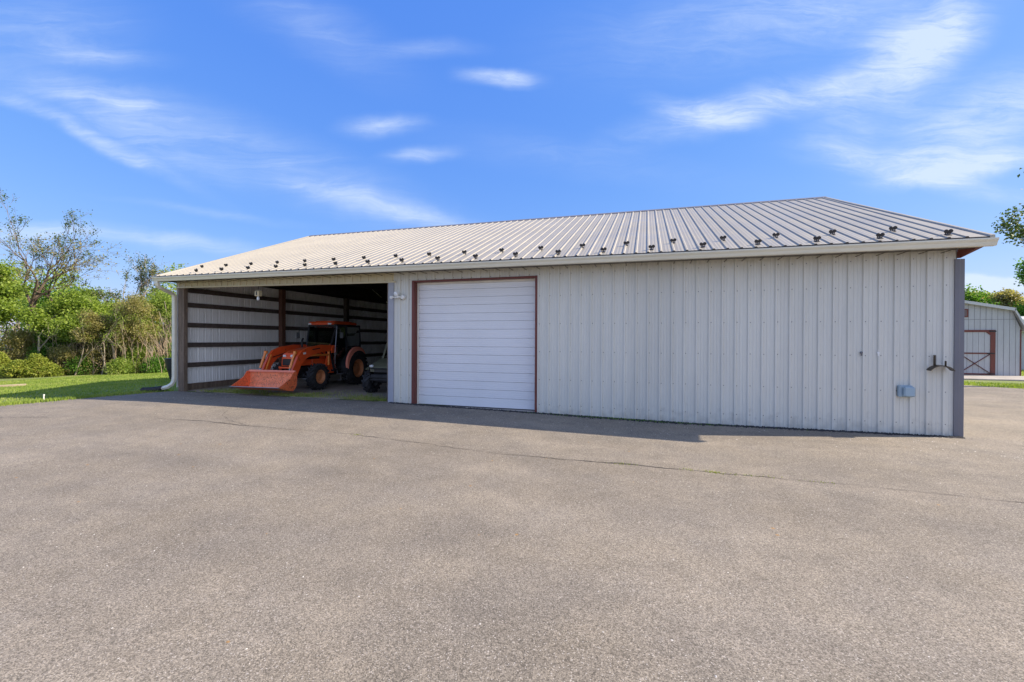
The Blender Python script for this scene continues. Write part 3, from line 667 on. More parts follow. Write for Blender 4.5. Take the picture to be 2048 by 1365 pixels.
vs = []; fs = []
mb.add([(-10.94, -.542, zroof(-10.94)-.03), (7.38, -.542, zroof(7.38)-.03), (7.38, -.542, zroof(7.38)+.0), (-10.94, -.542, zroof(-10.94)+.0), (-10.94, -.50, zroof(-10.94)-.03), (7.38, -.50, zroof(7.38)-.03)], [(0, 1, 2, 3), (0, 4, 5, 1)])
n0 = math.ceil(-10.9/RB)
for n_ in range(n0, 32):
    c = n_*RB-.03; z = zroof(c)
    mb.add([(c-.03, -.5495, z), (c+.03, -.5495, z), (c+.013, -.5565, z+.0175), (c-.013, -.5565, z+.0175)], [(0, 1, 2, 3)])
mb.build('eave_closure', M['roofdark'], barn)
mb = MB()  # ridge cap
for sgn in (1, -1):
    vs = [(-11.09, 5.5-sgn*.17, zroof(-11.09)+SL*(6.05-.17)+.024), (7.17, 5.5-sgn*.17, zroof(7.17)+SL*(6.05-.17)+.024), (7.17, 5.5, zroof(7.17)+SL*6.05+.028), (-11.09, 5.5, zroof(-11.09)+SL*6.05+.028),
          (-11.09, 5.5-sgn*.17, zroof(-11.09)+SL*(6.05-.17)-.0), (7.17, 5.5-sgn*.17, zroof(7.17)+SL*(6.05-.17)-.0)]
    mb.add(vs, [(0, 1, 2, 3), (4, 5, 1, 0)])
mb.build('ridge_cap', M['trimgrey'], barn)
for nm, xf, sg in (('left', xl, -1), ('right', xr, 1)):   # rake trims
    mb = MB()
    for sgn in (1, -1):
        f = (lambda y: y) if sgn == 1 else (lambda y: 11-y)
        A_ = [(xf(y), f(y), zroof(xf(y))+SL*(y+.55)) for y in (ye, yr)]
        vs = []
        for (x_, y_, z_) in A_: vs += [(x_-sg*.06, y_, z_+.004), (x_-sg*.045, y_, z_+.024), (x_+sg*.012, y_, z_+.024), (x_+sg*.012, y_, z_-.10), (x_-sg*.0, y_, z_-.10)]
        mb.add(vs, [(i, i+1, i+6, i+5) for i in range(4)]+[(0, 1, 2, 3, 4), (5, 6, 7, 8, 9)])
    mb.build('rake_trim', M['roof'], barn)
# gable overhang underside in red
mb = MB(); 
for f in (lambda y: y, lambda y: 11-y):
    mb.add([(x_, f(y_), zroof(x_)+SL*(y_+.55)-.075-d) for d in (0, .025) for x_, y_ in ((7.245, -.05), (7.36, -.3), (7.15, 5.5), (7.245, 5.5))], [(0, 1, 2, 3), (7, 6, 5, 4), (0, 4, 5, 1), (1, 5, 6, 2)])
mb.add([(7.22, -.01, 1.40+H), (7.27, -.01, 1.40+H), (7.45, -.42, zroof(7.4)-.075), (7.34, -.44, zroof(7.4)-.07), (7.22, -.02, zroof(7.2)-.09), (7.26, .15, 1.42+H), (7.4, .1, zroof(7.4)+.10)], [(0, 1, 2, 3, 4), (1, 5, 6, 2)])
mb.build('rake_fascia', M['red'], barn)
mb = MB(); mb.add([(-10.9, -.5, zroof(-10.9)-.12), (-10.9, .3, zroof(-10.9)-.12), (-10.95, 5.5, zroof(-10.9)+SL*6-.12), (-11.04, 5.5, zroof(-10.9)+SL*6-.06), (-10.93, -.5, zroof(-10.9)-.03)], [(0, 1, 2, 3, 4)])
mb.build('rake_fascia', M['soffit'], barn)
# soffit
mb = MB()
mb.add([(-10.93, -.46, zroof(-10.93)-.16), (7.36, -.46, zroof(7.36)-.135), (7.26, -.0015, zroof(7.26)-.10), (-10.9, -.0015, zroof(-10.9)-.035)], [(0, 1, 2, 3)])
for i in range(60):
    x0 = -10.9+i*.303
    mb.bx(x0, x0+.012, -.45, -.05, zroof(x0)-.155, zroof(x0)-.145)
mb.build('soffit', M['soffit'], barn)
# gutter (K profile)
mb = MB()
gp_ = [(-.455, .0), (-.455, -.115), (-.535, -.115), (-.548, -.085), (-.556, -.06), (-.575, -.035), (-.585, -.018), (-.585, .0), (-.575, .0), (-.57, -.012), (-.54, -.06), (-.53, -.105), (-.462, -.105), (-.462, 0)]
vs = []; segs = 30
def gzz(x): return zroof(x)-.028
for i in range(segs+1):
    x_ = -11.02+(7.43+11.02)*i/segs
    for a, b in gp_: vs.append((x_, a, gzz(x_)+b))
n_ = len(gp_)
fs = [(i*n_+k, i*n_+(k+1) % n_, (i+1)*n_+(k+1) % n_, (i+1)*n_+k) for i in range(segs) for k in range(n_)]
mb.add(vs, fs)
for x_ in (-11.02, 7.43):
    mb.add([(x_, a, gzz(x_)+b) for a, b in gp_[:8]], [tuple(range(8))])
mb.build('gutter', M['trimbeige'], barn)
# downspout with elbows
def rect_tube(mb, pts, wx, wy, mi=0, r=.012):
    pts = [Vector(q_) for q_ in pts]; vs = []; fs = []; n = len(pts)
    sec = [(-wx+r, -wy), (wx-r, -wy), (wx, -wy+r), (wx, wy-r), (wx-r, wy), (-wx+r, wy), (-wx, wy-r), (-wx, -wy+r)]
    for i, q_ in enumerate(pts):
        t = (pts[min(i+1, n-1)]-pts[max(i-1, 0)]).normalized()
        a = Vector((1, 0, 0)); a = (a-t*a.dot(t)); a = a.normalized() if a.length > .1 else Vector((0, 0, 1))
        b = t.cross(a)
        for u_, v_ in sec: vs.append(q_+a*u_+b*v_)
    for i in range(n-1):
        for k in range(8): fs.append((i*8+k, i*8+(k+1) % 8, (i+1)*8+(k+1) % 8, (i+1)*8+k))
    fs += [tuple(range(8)), tuple((n-1)*8+k for k in range(8))]
    mb.add(vs, fs, mi)
zt = zroof(-10.9)-.14
mb = MB()
rect_tube(mb, [(-10.93, -.51, zt), (-10.93, -.51, zt-.06), (-10.925, -.495, zt-.12), (-10.92, -.44, zt-.17), (-10.92, -.2, zt-.27), (-10.92, -.09, zt-.32), (-10.92, -.055, zt-.38), (-10.92, -.05, zt-.5), (-10.92, -.05, .50), (-10.925, -.06, .36), (-10.95, -.10, .27), (-11.03, -.16, .20), (-11.15, -.22, .16)], .055, .04)
mb.build('downspout', M['trimbeige'], barn)
# snow guards
def guard_mesh():
    m_ = MB(); nrm = .385
    m_.box((0, -.01, .008), (.07, .09, .006), 0); m_.box((-.03, .0, .03), (.012, .02, .05), 0)
    m_.lathe([(.001, -.012), (.030, -.010), (.034, 0), (.030, .010), (.001, .012)], (-.030, 0, .062), 'y', 10, 0)
    m_.lathe([(.001, -.012), (.030, -.010), (.034, 0), (.030, .010), (.001, .012)], (.032, 0, .066), 'y', 10, 0)
    m_.box((.0, 0, .04), (.022, .016, .05), 0)
    m_.box((.03, .0, .03), (.012, .02, .05), 0)
    return m_
gm = None; bo = origin(barn)
for row, y_, xs_ in ((0, -.31, [-3.22+.923*k for k in range(-7, 12)]), (1, .20, [-3.70+.92*k for k in range(-8, 12)])):
    for x_ in xs_:
        if x_ < -10.8 or x_ > 7.1: continue
        if gm is None: gm = guard_mesh().build('snow_guard', M['guard'], barn, local=True); o = gm
        else: o = gm.copy(); COL.objects.link(o); o.parent = barn
        o.location = Vector((x_, y_, zroof(x_)+SL*(y_+.55)))-Vector(bo); o.rotation_euler = (math.atan(SL), 0, 0)
        o.scale = (.98, .98, .98); o.rotation_euler = (math.atan(SL)+rnd.uniform(-.04, .04), rnd.uniform(-.05, .05), rnd.uniform(-.15, .15))

# ------------------------------------------------------------------ things on and by the barn
def floodlight():
    t = thing('security_light', 'twin-headed white floodlight on the wall between open bay and overhead door', 'light', (-3.40, -.02, 1.0+H))
    m_ = MB(); m_.lathe([(.001, -.06), (.045, -.055), (.06, -.03), (.062, 0)], (-3.36, -.02, 1.0+H), 'y', 16); m_.build('base', M['white'], t, smooth=True)
    m_ = MB(); m_.tube([(-3.38, -.06, 1.0+H), (-3.45, -.12, 1.01+H)], .02); m_.tube([(-3.45, -.12, .985+H), (-3.45, -.12, 1.03+H)], .03, 12)
    m_.tube([(-3.45, -.12, 1.01+H), (-3.47, -.16, 1.06+H)], .02); m_.build('bracket', M['white'], t, smooth=True)
    for (x_, z_, r, tx) in ((-3.47, 1.075, .058, -.2), (-3.60, .995, .038, -.1)):
        h_ = MB(); c0 = Vector((x_, -.15, z_+H)); dirv = Vector((tx, -.9, -.25)).normalized()
        h_.tube([c0-dirv*.09, c0-dirv*.05, c0, c0+dirv*.03], [r*.35, r*.7, r, r], 16); ho = h_.build('lamp_head', M['white'], t, smooth=True)
        h_ = MB(); h_.tube([c0+dirv*.031, c0+dirv*.04], [r*.88, r*.6], 16); h_.build('lens', M['lens'], ho, smooth=True)
    m_ = MB(); m_.tube([(-3.45, -.12, .99+H), (-3.60, -.13, .985+H)], .012); m_.build('arm', M['white'], t)
floodlight()
t = thing('outlet_box', 'blue-grey weatherproof outlet box low on the siding', 'outlet', (6.52, -.02, .75))
m_ = MB(); m_.bx(6.40, 6.60, -.085, -.021, .655, .855, bev=.008); m_.build('back_box', M['bluegrey'], t)
m_ = MB(); m_.bx(6.45, 6.61, -.15, -.086, .665, .835, bev=.018); m_.build('cover', M['bluegrey'], t)
t = thing('hose_hanger', 'curved bronze iron hose hanger on the wall near the corner', 'hose hanger', (6.97, -.03, 1.2))
m_ = MB(); pts = []
for i in range(13):
    a = math.radians(180*(.16+.68*i/12)); pts.append((6.965-.185*math.cos(a), .0, 1.06+.16*math.sin(a)))
for i in range(12):
    a, b = pts[i], pts[i+1]
    m_.add([(a[0], -.04, a[2]), (b[0], -.04, b[2]), (b[0], -.17, b[2]-.006), (a[0], -.17, a[2]-.006), (a[0], -.04, a[2]-.012), (b[0], -.04, b[2]-.012), (b[0], -.17, b[2]-.018), (a[0], -.17, a[2]-.018)],
           [(0, 1, 2, 3), (7, 6, 5, 4), (3, 2, 6, 7), (4, 5, 1, 0), (0, 3, 7, 4), (1, 5, 6, 2)])
m_.build('saddle', M['iron'], t)
m_ = MB(); m_.bx(6.895, 6.93, -.050, -.042, 1.20, 1.385, bev=.002); m_.bx(6.90, 6.925, -.058, -.051, 1.35, 1.37); m_.build('back_bracket', M['iron'], t)
m_ = MB(); m_.beam((7.0, -.165, 1.20), (6.995, -.175, 1.29), .04, .008); m_.build('front_lip', M['iron'], t)
for x_, z_, c_ in ((5.905, 1.41, 'screw'), (6.155, 1.41, 'white')):
    m_ = MB(); m_.lathe([(.001, -.014), (.014, -.012), (.02, -.004), (.022, 0)], (x_-.028, -.0205, z_), 'y', 10); m_.box((x_-.028, -.028, z_-.03), (.02, .012, .05), bev=.004)
    tag(m_.build('wall_hook', M[c_], None, (x_-.028, -.0205, z_)), 'small rusty clip screwed to a siding rib' if c_ == 'screw' else 'small white clip screwed to a siding rib', 'hook')
# hanging lamp inside the bay
t = thing('bay_lamp', 'cream lamp box hanging under the open bay header', 'lamp', (-8.0, .16, 2.75))
m_ = MB(); m_.bx(-8.09, -7.94, .10, .22, 2.78, 2.93, bev=.01); m_.build('housing', M['cream'], t)
m_ = MB(); m_.bx(-8.03, -8.00, .09, .099, 2.80, 2.91); m_.build('vent_slot', M['blk'], t)
m_ = MB(); m_.tube([(-8.02, .16, 2.778), (-8.02, .16, 2.73), (-8.02, .16, 2.69), (-8.02, .16, 2.665)], [.022, .04, .038, .02], 12); m_.build('bulb', M['lens'], t, smooth=True)
m_ = MB(); m_.tube([(-8.02, .16, 2.931), (-8.02, .16, 3.1)], .008, 6); m_.build('cable', M['blk'], t)
# corrugated drain
pts = [(-11.16, -.225, .15), (-11.3, -.28, .125), (-11.45, -.33, .11), (-11.6, -.36, .10), (-11.72, -.37, .095)]
m_ = MB(); P_ = []; Rr = []
for i in range(80):
    u_ = i/79*(len(pts)-1); k = min(int(u_), len(pts)-2); f = u_-k
    P_.append(Vector(pts[k]).lerp(Vector(pts[k+1]), f)); Rr.append(.082+.006*math.sin(i*1.5))
m_.tube(P_, Rr, 14); tag(m_.build('drain_pipe', M['blk'], None, (-11.3, -.3, .05), smooth=True), 'black corrugated drain pipe at the foot of the downspout', 'drain pipe')
m_ = MB()
for k in range(26): m_.box((-11.5+rnd.uniform(-.45, .5), -.5+rnd.uniform(-.12, .15), gz(-11.5, -.4)+.02), (rnd.uniform(.04, .13), rnd.uniform(.03, .07), .03), 0, Matrix.Rotation(rnd.uniform(0, 3), 3, 'Z'), .008)
kind(m_.build('leaf_litter', M['deadleaf']), 'stuff', 'dead leaves and chips by the drain pipe')
# bin behind the corner post
bx_, by_ = -16.75, 4.0; zb_ = gz(bx_, by_)
t = thing('refuse_bin', 'black plastic bin standing on the lawn behind the downspout', 'bin', (bx_, by_, zb_))
m_ = MB(); m_.tube([(bx_+.10, by_, zb_+.0), (bx_+.05, by_, zb_+.42), (bx_+.05, by_, zb_+.44), (bx_, by_, zb_+.86)], [.19, .25, .27, .32], 20); m_.build('body', M['blk'], t, smooth=True)
m_ = MB(); m_.tube([(bx_, by_, zb_+.865), (bx_, by_, zb_+.89), (bx_, by_, zb_+.905)], [.34, .34, .31], 20); m_.build('lid', M['blk'], t, smooth=True)
# marker and timber on the lawn
zz = gz(-12.4, -2.2); m_ = MB(); m_.tube([(-12.42, -2.2, zz-.05), (-12.41, -2.2, zz+.17)], .012, 8); m_.box((-12.41, -2.2, zz+.155), (.03, .03, .02))
tag(m_.build('lawn_marker', M['white'], None, (-12.42, -2.2, zz)), 'short white marker stake at the lawn edge', 'marker')
zz = gz(-21.5, .6); m_ = MB(); m_.beam((-22.9, -2.0, gz(-22.9, -2)+.03), (-20.9, 1.35, gz(-21, 1)+.03), .12, .12, bev=.01)
tag(m_.build('landscape_timber', M['timber'], None, (-21.9, -.4, zz)), 'pale landscape timber lying on the lawn before the cedar', 'timber')

#PART2
# ------------------------------------------------------------------ wheels
def wheel(parent, name, c, R, W, rr, side, rimmat, lugs=20, lug_h=.03, chev=True):
    """c centre (local), side +1: outer face towards +y"""
    t = bpy.data.objects.new(name, None); COL.objects.link(t); t.parent = parent; t.location = c
    m_ = MB(); h = W/2
    m_.lathe([(rr, -h*.72), (rr+.02, -h*.86), (rr+(R-rr)*.45, -h), (R-.045, -h*.93), (R-.012, -h*.78), (R, -h*.5), (R+.004, 0), (R, h*.5), (R-.012, h*.78), (R-.045, h*.93), (rr+(R-rr)*.45, h), (rr+.02, h*.86), (rr, h*.72), (rr, -h*.72)], (0, 0, 0), 'y', 40)
    for k in range(lugs):
        for s_ in (-1, 1):
            a = 2*PI*(k+(.5 if s_ > 0 else 0))/lugs
            Rm = Matrix.Rotation(-a, 3, 'Y') @ Matrix.Rotation(s_*(.75 if chev else .2), 3, 'X').to_3x3()
            # lug lies on the tread: radial = local x
            ctr = Vector((math.cos(a)*(R+lug_h*.35), s_*h*.48, math.sin(a)*(R+lug_h*.35)))
            m_.box(ctr, (lug_h, h*(1.15 if chev else .8), .042 if chev else .06), 0, Rm)
            ctr2 = Vector((math.cos(a+.12)*(R-.02), s_*h*.93, math.sin(a+.12)*(R-.02)))
            m_.box(ctr2, (.07, .02, .035), 0, Matrix.Rotation(-a-.12, 3, 'Y'))
    m_.build('tyre', M['tyre'], t, local=True, smooth=True)
    m_ = MB(); o = side
    m_.lathe([(rr+.012, o*h*.80), (rr+.002, o*h*.82), (rr-.015, o*h*.72), (rr-.03, o*h*.45), (rr-.035, o*h*.15), (rr*.72, o*h*.10), (rr*.62, o*h*.22), (rr*.35, o*h*.25), (rr*.33, o*h*.45), (.0005, o*h*.48)], (0, 0, 0), 'y', 32)
    m_.lathe([(rr-.002, -h*.8), (rr-.002, h*.8)], (0, 0, 0), 'y', 24)
    for k in range(6):
        a = 2*PI*k/6; m_.lathe([(.0005, o*.012), (.012, o*.012), (.012, 0)], (math.cos(a)*rr*.48, o*h*.245, math.sin(a)*rr*.48), 'y', 6)
    m_.build('rim', rimmat, t, local=True, smooth=True)
    return t
# ------------------------------------------------------------------ tractor (x forward, y left, z up)
TA = math.radians(-86.5)
lfv = Vector((-math.sin(TA), math.cos(TA), 0)); TO = Vector((-7.161, 3.387, 0))-lfv*.84; TO.z = .065
tr = thing('tractor', 'orange compact tractor with cab and front loader parked in the open bay', 'tractor', TO, TA)
wheel(tr, 'rear_wheel', (0, .70, .55), .53, .34, .30, 1, M['rim'], 22)
wheel(tr, 'rear_wheel', (0, -.70, .55), .53, .34, .30, -1, M['rim'], 22)
wheel(tr, 'front_wheel', (1.79, .62, .40), .375, .26, .20, 1, M['rim'], 18)
wheel(tr, 'front_wheel', (1.79, -.62, .40), .375, .26, .20, -1, M['rim'], 18)
def part(nm, mt, fn, parent=tr, smooth=False, label=None):
    m_ = MB(); fn(m_); return m_.build(nm, M[mt], parent, local=True, smooth=smooth, label=label)
def f(m_):
    m_.bx(-.35, .9, -.24, .24, .35, .85, bev=.04); m_.bx(.8, 2.15, -.17, .17, .42, .72, bev=.03)
    m_.tube([(1.79, -.55, .40), (1.79, .55, .40)], .06, 10); m_.tube([(0, -.6, .55), (0, .6, .55)], .10, 12); m_.bx(1.65, 1.93, -.25, .25, .36, .52, bev=.03)
    m_.bx(-.75, -.3, -.22, .22, .4, .7, bev=.03); m_.beam((-.6, .25, .45), (-1.0, .35, .35), .05, .05); m_.beam((-.6, -.25, .45), (-1.0, -.35, .35), .05, .05)
part('chassis', 'chassis', f)
def f(m_):   # bonnet
    prof_ = [(.95, .74), (.95, 1.26), (1.4, 1.27), (1.95, 1.20), (2.22, 1.10), (2.30, .98), (2.30, .74)]
    n = len(prof_); W_ = (.255, .255, .25, .235, .22, .205, .225)
    vs = []
    for (a, b), w_ in zip(prof_, W_): vs += [(a, -w_, b), (a, -w_*.72, b+(.02 if b > 1 else 0)), (a, w_*.72, b+(.02 if b > 1 else 0)), (a, w_, b)]
    fs = []
    for i in range(1, n-1):
        for k in range(3): fs.append((i*4+k, i*4+k+1, i*4+k+5, i*4+k+4))
    fs.append(tuple(i*4 for i in range(n))); fs.append(tuple(i*4+3 for i in range(n)[::-1])); fs.append((0, 1, 2, 3, 7, 6, 5, 4)); fs.append((0, 3, 27, 24))
    m_.add(vs, fs)
hood = part('bonnet', 'orange', f)
part('grille', 'blk', lambda m_: (m_.bx(2.301, 2.33, -.17, .17, .76, .95, bev=.008), m_.bx(1.25, 2.1, .256, .262, .92, 1.08), m_.bx(1.25, 2.1, -.262, -.256, .92, 1.08)), hood)
for s_ in (-1, 1):
    part('headlight', 'lens', lambda m_: m_.box((2.285, s_*.13, 1.035), (.05, .11, .075), bev=.02), hood)
for s_ in (-1, 1): part('side_panel', 'orange', lambda m_: m_.box((1.26, s_*.276, .76), (.72, .028, .32), bev=.01), hood)
# cab
def f(m_):
    for s_ in (-1, 1):
        m_.beam((.98, s_*.44, 1.22), (.74, s_*.52, 2.0), .045, .045); m_.beam((.35, s_*.60, .95), (.30, s_*.57, 2.0), .05, .05); m_.beam((-.55, s_*.52, 1.25), (-.50, s_*.52, 2.0), .06, .06)
        m_.beam((.98, s_*.44, 1.22), (.92, s_*.56, .55), .05, .05); m_.beam((.92, s_*.56, .55), (.35, s_*.60, .55), .05, .05); m_.beam((.3, s_*.585, 1.2), (-.52, s_*.53, 1.28), .04, .04)
    m_.beam((.98, -.44, 1.23), (.98, .44, 1.23), .04, .05); m_.beam((-.55, -.52, 1.28), (-.55, .52, 1.28), .05, .05)
    m_.beam((.74, -.52, 1.98), (.74, .52, 1.98), .05, .05); m_.beam((-.5, -.52, 1.98), (-.5, .52, 1.98), .05, .05)
    for s_ in (-1, 1): m_.beam((.74, s_*.52, 1.98), (-.5, s_*.52, 1.98), .05, .05)
    m_.bx(-.5, .95, -.55, .55, .50, .56)
part('cab_frame', 'chassis', f)
def f(m_):
    m_.add([(.99, -.42, 1.25), (.99, .42, 1.25), (.76, .50, 1.96), (.76, -.50, 1.96)], [(0, 1, 2, 3)])
part('windscreen', 'glass', f)
for s_ in (-1, 1):
    part('door_glass', 'glass', lambda m_: m_.add([(.93, s_*.575, .60), (.36, s_*.615, .60), (.30, s_*.585, 1.95), (.74, s_*.535, 1.95), (.98, s_*.455, 1.25)], [(0, 1, 2, 3, 4)]))
    part('side_glass', 'glass', lambda m_: m_.add([(.29, s_*.60, 1.25), (-.5, s_*.54, 1.32), (-.48, s_*.54, 1.95), (.27, s_*.585, 1.95)], [(0, 1, 2, 3)]))
part('rear_glass', 'glass', lambda m_: m_.add([(-.56, -.5, 1.32), (-.56, .5, 1.32), (-.52, .5, 1.95), (-.52, -.5, 1.95)], [(0, 1, 2, 3)]))
def f(m_):
    m_.box((.20, 0, 2.06), (1.36, .98, .10), bev=.045); m_.box((.16, 0, 2.115), (1.0, .72, .05), bev=.02); m_.box((.87, 0, 2.035), (.16, .66, .07), bev=.03)
roof = part('roof', 'orange', f)
part('roof_rim', 'chassis', lambda m_: m_.box((.10, 0, 2.0), (1.36, 1.06, .045), bev=.01), roof)
for s_ in (-1, 1): part('work_light', 'lens', lambda m_: m_.box((.90, s_*.36, 2.035), (.05, .15, .055), bev=.02), roof)
def f(m_):
    m_.bx(-.45, .15, -.27, .27, .85, .98, bev=.04); m_.box((-.42, 0, 1.3), (.12, .5, .68), bev=.04)
part('driver_seat', 'seat', f)
def f(m_):
    m_.lathe([(.16, -.012), (.175, 0), (.16, .012), (.148, 0), (.16, -.012)], (.62, 0, 1.35), 'z', 20); m_.tube([(.8, 0, .9), (.62, 0, 1.35)], .03, 8); m_.bx(.75, .96, -.25, .25, .85, 1.28, bev=.04); m_.beam((.47, 0, 1.35), (.77, 0, 1.35), .03, .02)
part('steering_wheel', 'blk', f)
# fenders: crescent over each rear wheel
for s_ in (-1, 1):
    def f(m_):
        vs = []; n = 14
        for i in range(n+1):
            a = math.radians(-8+150*i/n); r0 = .595
            for rr_, yy in ((r0, .50), (r0, .84), (r0+.02, .84), (r0+.02, .50)): vs.append((math.cos(a)*rr_, s_*yy, .55+math.sin(a)*rr_))
        m_.add(vs, [(i*4+k, i*4+(k+1) % 4, i*4+4+(k+1) % 4, i*4+4+k) for i in range(n) for k in range(4)]+[(0, 1, 2, 3), (n*4+3, n*4+2, n*4+1, n*4)])
        m_.bx(-.3, .35, min(s_*.42, s_*.52), max(s_*.42, s_*.52), .6, 1.2)
    fo = part('fender', 'chassis', f)
    def f(m_):
        vs = []; n = 18
        for i in range(n+1):
            t_ = i/n; a = math.radians(2+128*t_); r0 = .585+.02*t_; r1 = r0+.015+.135*math.sin(PI*min(1, t_*1.0))**.75
            for rr_, yy in ((r0, .80), (r0, .865), (r1, .85), (r1, .78)): vs.append((math.cos(a)*rr_, s_*yy, .55+math.sin(a)*rr_))
        m_.add(vs, [(i*4+k, i*4+(k+1) % 4, i*4+4+(k+1) % 4, i*4+4+k) for i in range(n) for k in range(4)]+[(0, 1, 2, 3), (n*4+3, n*4+2, n*4+1, n*4)])
    part('fender_skirt', 'pinkorange', f, fo)
for s_ in (-1, 1): part('step', 'steel', lambda m_: (m_.bx(.42, .82, s_*.66-.10, s_*.66+.10, .40, .425), m_.beam((.45, s_*.6, .42), (.45, s_*.57, .6), .02, .04), m_.beam((.8, s_*.6, .42), (.8, s_*.57, .6), .02, .04), m_.bx(.45, .8, s_*.66-.07, s_*.66+.07, .20, .22), m_.beam((.47, s_*.72, .22), (.47, s_*.70, .41), .02, .03), m_.beam((.78, s_*.72, .22), (.78, s_*.70, .41), .02, .03)))
def mirror(s_):
    def f(m_):
        m_.tube([(.80, s_*.52, 1.85), (.92, s_*.75, 1.90), (.90, s_*.80, 1.72)], .012, 6); m_.box((.90, s_*.82, 1.66), (.04, .13, .20), bev=.015)
    return f
for s_ in (-1, 1): part('mirror', 'blk', mirror(s_))
part('grab_rail', 'steel', lambda m_: m_.tube([(.93, .60, .75), (.95, .61, 1.1), (.80, .57, 1.95)], .013, 6))
part('exhaust', 'chassis', lambda m_: m_.tube([(1.3, -.30, .8), (1.3, -.34, 1.25), (1.3, -.34, 1.5), (1.25, -.34, 1.56)], .03, 8))
# loader
ld = bpy.data.objects.new('front_loader', None); COL.objects.link(ld); ld.parent = tr
def plate(m_, poly, y0, y1): m_.prism(poly, y0, y1, 'xz')
arm = [(.86, 1.25), (.92, 1.34), (1.5, 1.36), (2.05, 1.30), (2.35, 1.20), (2.52, 1.04), (2.70, .72), (2.86, .34), (2.80, .24), (2.70, .24), (2.56, .48), (2.38, .80), (2.20, .95), (2.0, 1.03), (1.5, 1.14), (.98, 1.17)]
YA = .50
for s_ in (-1, 1):
    y0, y1 = s_*YA-.035, s_*YA+.035
    a_o = part('lift_arm', 'orange', lambda m_: plate(m_, arm, y0, y1), ld)
    part('pivot_frame', 'orange', lambda m_: (plate(m_, [(.80, .45), (.80, 1.30), (.88, 1.36), (.99, 1.36), (1.06, 1.2), (1.18, .8), (1.40, .45)], s_*YA-.085, s_*YA-.04), plate(m_, [(.84, 1.1), (.84, 1.30), (.88, 1.34), (.97, 1.34), (1.04, 1.2), (1.06, 1.1)], s_*YA+.04, s_*YA+.07), m_.bx(.9, 1.2, min(s_*.2, s_*(YA-.05)), max(s_*.2, s_*(YA-.05)), .5, .62)), ld)
    part('lift_cylinder', 'orange2', lambda m_: (m_.tube([(1.12, s_*YA+.0, .72), (1.12, s_*YA, 1.18)], .036, 12), m_.tube([(1.15, s_*YA+.0, 1.04), (1.95, s_*YA+.0, 1.05)], .034, 12)), ld, True)
    part('bucket_cylinder', 'orange2', lambda m_: (m_.tube([(2.62, s_*YA+s_*.0, 1.13), (2.80, s_*YA, .70)], .036, 12), m_.box((2.60, s_*YA, 1.15), (.08, .08, .09), bev=.01)), ld, True)
    part('cylinder_rod', 'steel', lambda m_: m_.tube([(2.80, s_*YA, .70), (2.845, s_*YA, .50)], .02, 10), ld, True)
    part('link_rod', 'orange2', lambda m_: m_.beam((2.50, s_*YA-s_*.10, 1.08), (2.78, s_*YA-s_*.10, .44), .02, .04), ld)
    if s_ > 0:
        part('decal', 'white', lambda m_: m_.box((2.26, y1+.003, 1.12), (.11, .004, .055), bev=.0, R=Matrix.Rotation(.12, 3, 'Y')), a_o, label='small white label on the loader arm')
        part('decal', 'blk', lambda m_: m_.box((1.75, y1+.003, 1.24), (.34, .004, .030), R=Matrix.Rotation(.10, 3, 'Y')), a_o, label='thin dark lettering strip on the loader arm')
part('torque_tube', 'orange', lambda m_: m_.tube([(2.68, -YA, .55), (2.68, YA, .55)], .05, 12), ld, True)
part('front_guard', 'orange', lambda m_: (m_.beam((2.42, -.2, .70), (2.42, .2, .70), .03, .05), m_.beam((2.30, -.2, .55), (2.42, -.2, .72), .03, .05), m_.beam((2.30, .2, .55), (2.42, .2, .72), .03, .05)), ld)
for s_ in (-1, 1): part('hose', 'blk', lambda m_: m_.tube([(1.0, s_*.40, .9), (1.25, s_*.33, 1.12), (1.9, s_*.42, 1.12), (2.4, s_*.44, 1.0)], .012, 6), ld)
# bucket
bk = bpy.data.objects.new('bucket', None); COL.objects.link(bk); bk.parent = tr
bk.location = (2.90, 0, .13)
BW = .77
# curve from top lip round the back to the cutting edge (x forward)
curve = [(.02, .50), (-.02, .48), (-.03, .30), (-.02, .14), (.04, .03), (.12, -.01), (.30, .02), (.60, .11)]
def f(m_):
    vs = []
    n = len(curve); th = .012
    for i, (a, b) in enumerate(curve):
        t_ = Vector((curve[min(i+1, n-1)][0]-curve[max(i-1, 0)][0], curve[min(i+1, n-1)][1]-curve[max(i-1, 0)][1])).normalized(); nx_, nz_ = t_.y, -t_.x
        for y_ in (-BW, BW): vs += [(a, y_, b), (a-nx_*0-abs(nx_)*th, y_, b-abs(nz_)*th)]
    fs = []
    for i in range(n-1):
        a, b = i*4, i*4+4
        fs += [(a, a+2, b+2, b), (a+1, b+1, b+3, a+3), (a, b, b+1, a+1), (a+2, a+3, b+3, b+2)]
    m_.add(vs, fs)
part('shell', 'bucketin', f, bk)
for s_ in (-1, 1):
    part('side_plate', 'bucket', lambda m_: m_.prism([(.02, .50), (.08, .50), (.20, .34), (.60, .125), (.60, .10), (.30, .008), (.12, -.022), (.04, .02), (-.035, .14), (-.045, .30), (-.035, .48)], s_*BW-(.0 if s_ > 0 else .016), s_*BW+(.016 if s_ > 0 else .0), 'xz'), bk)
part('top_bar', 'pinkorange', lambda m_: (m_.bx(-.03, .035, -BW, BW, .475, .535, bev=.008)), bk)
part('cutting_edge', 'steel', lambda m_: m_.box((.60, 0, .108), (.09, BW*2+.03, .014), R=Matrix.Rotation(-.28, 3, 'Y')), bk)
for s_ in (-1, 1): part('hook_plate', 'orange', lambda m_: m_.prism([(-.05, .06), (-.22, .10), (-.24, .30), (-.05, .44)], s_*YA-.03, s_*YA+.03, 'xz'), bk)

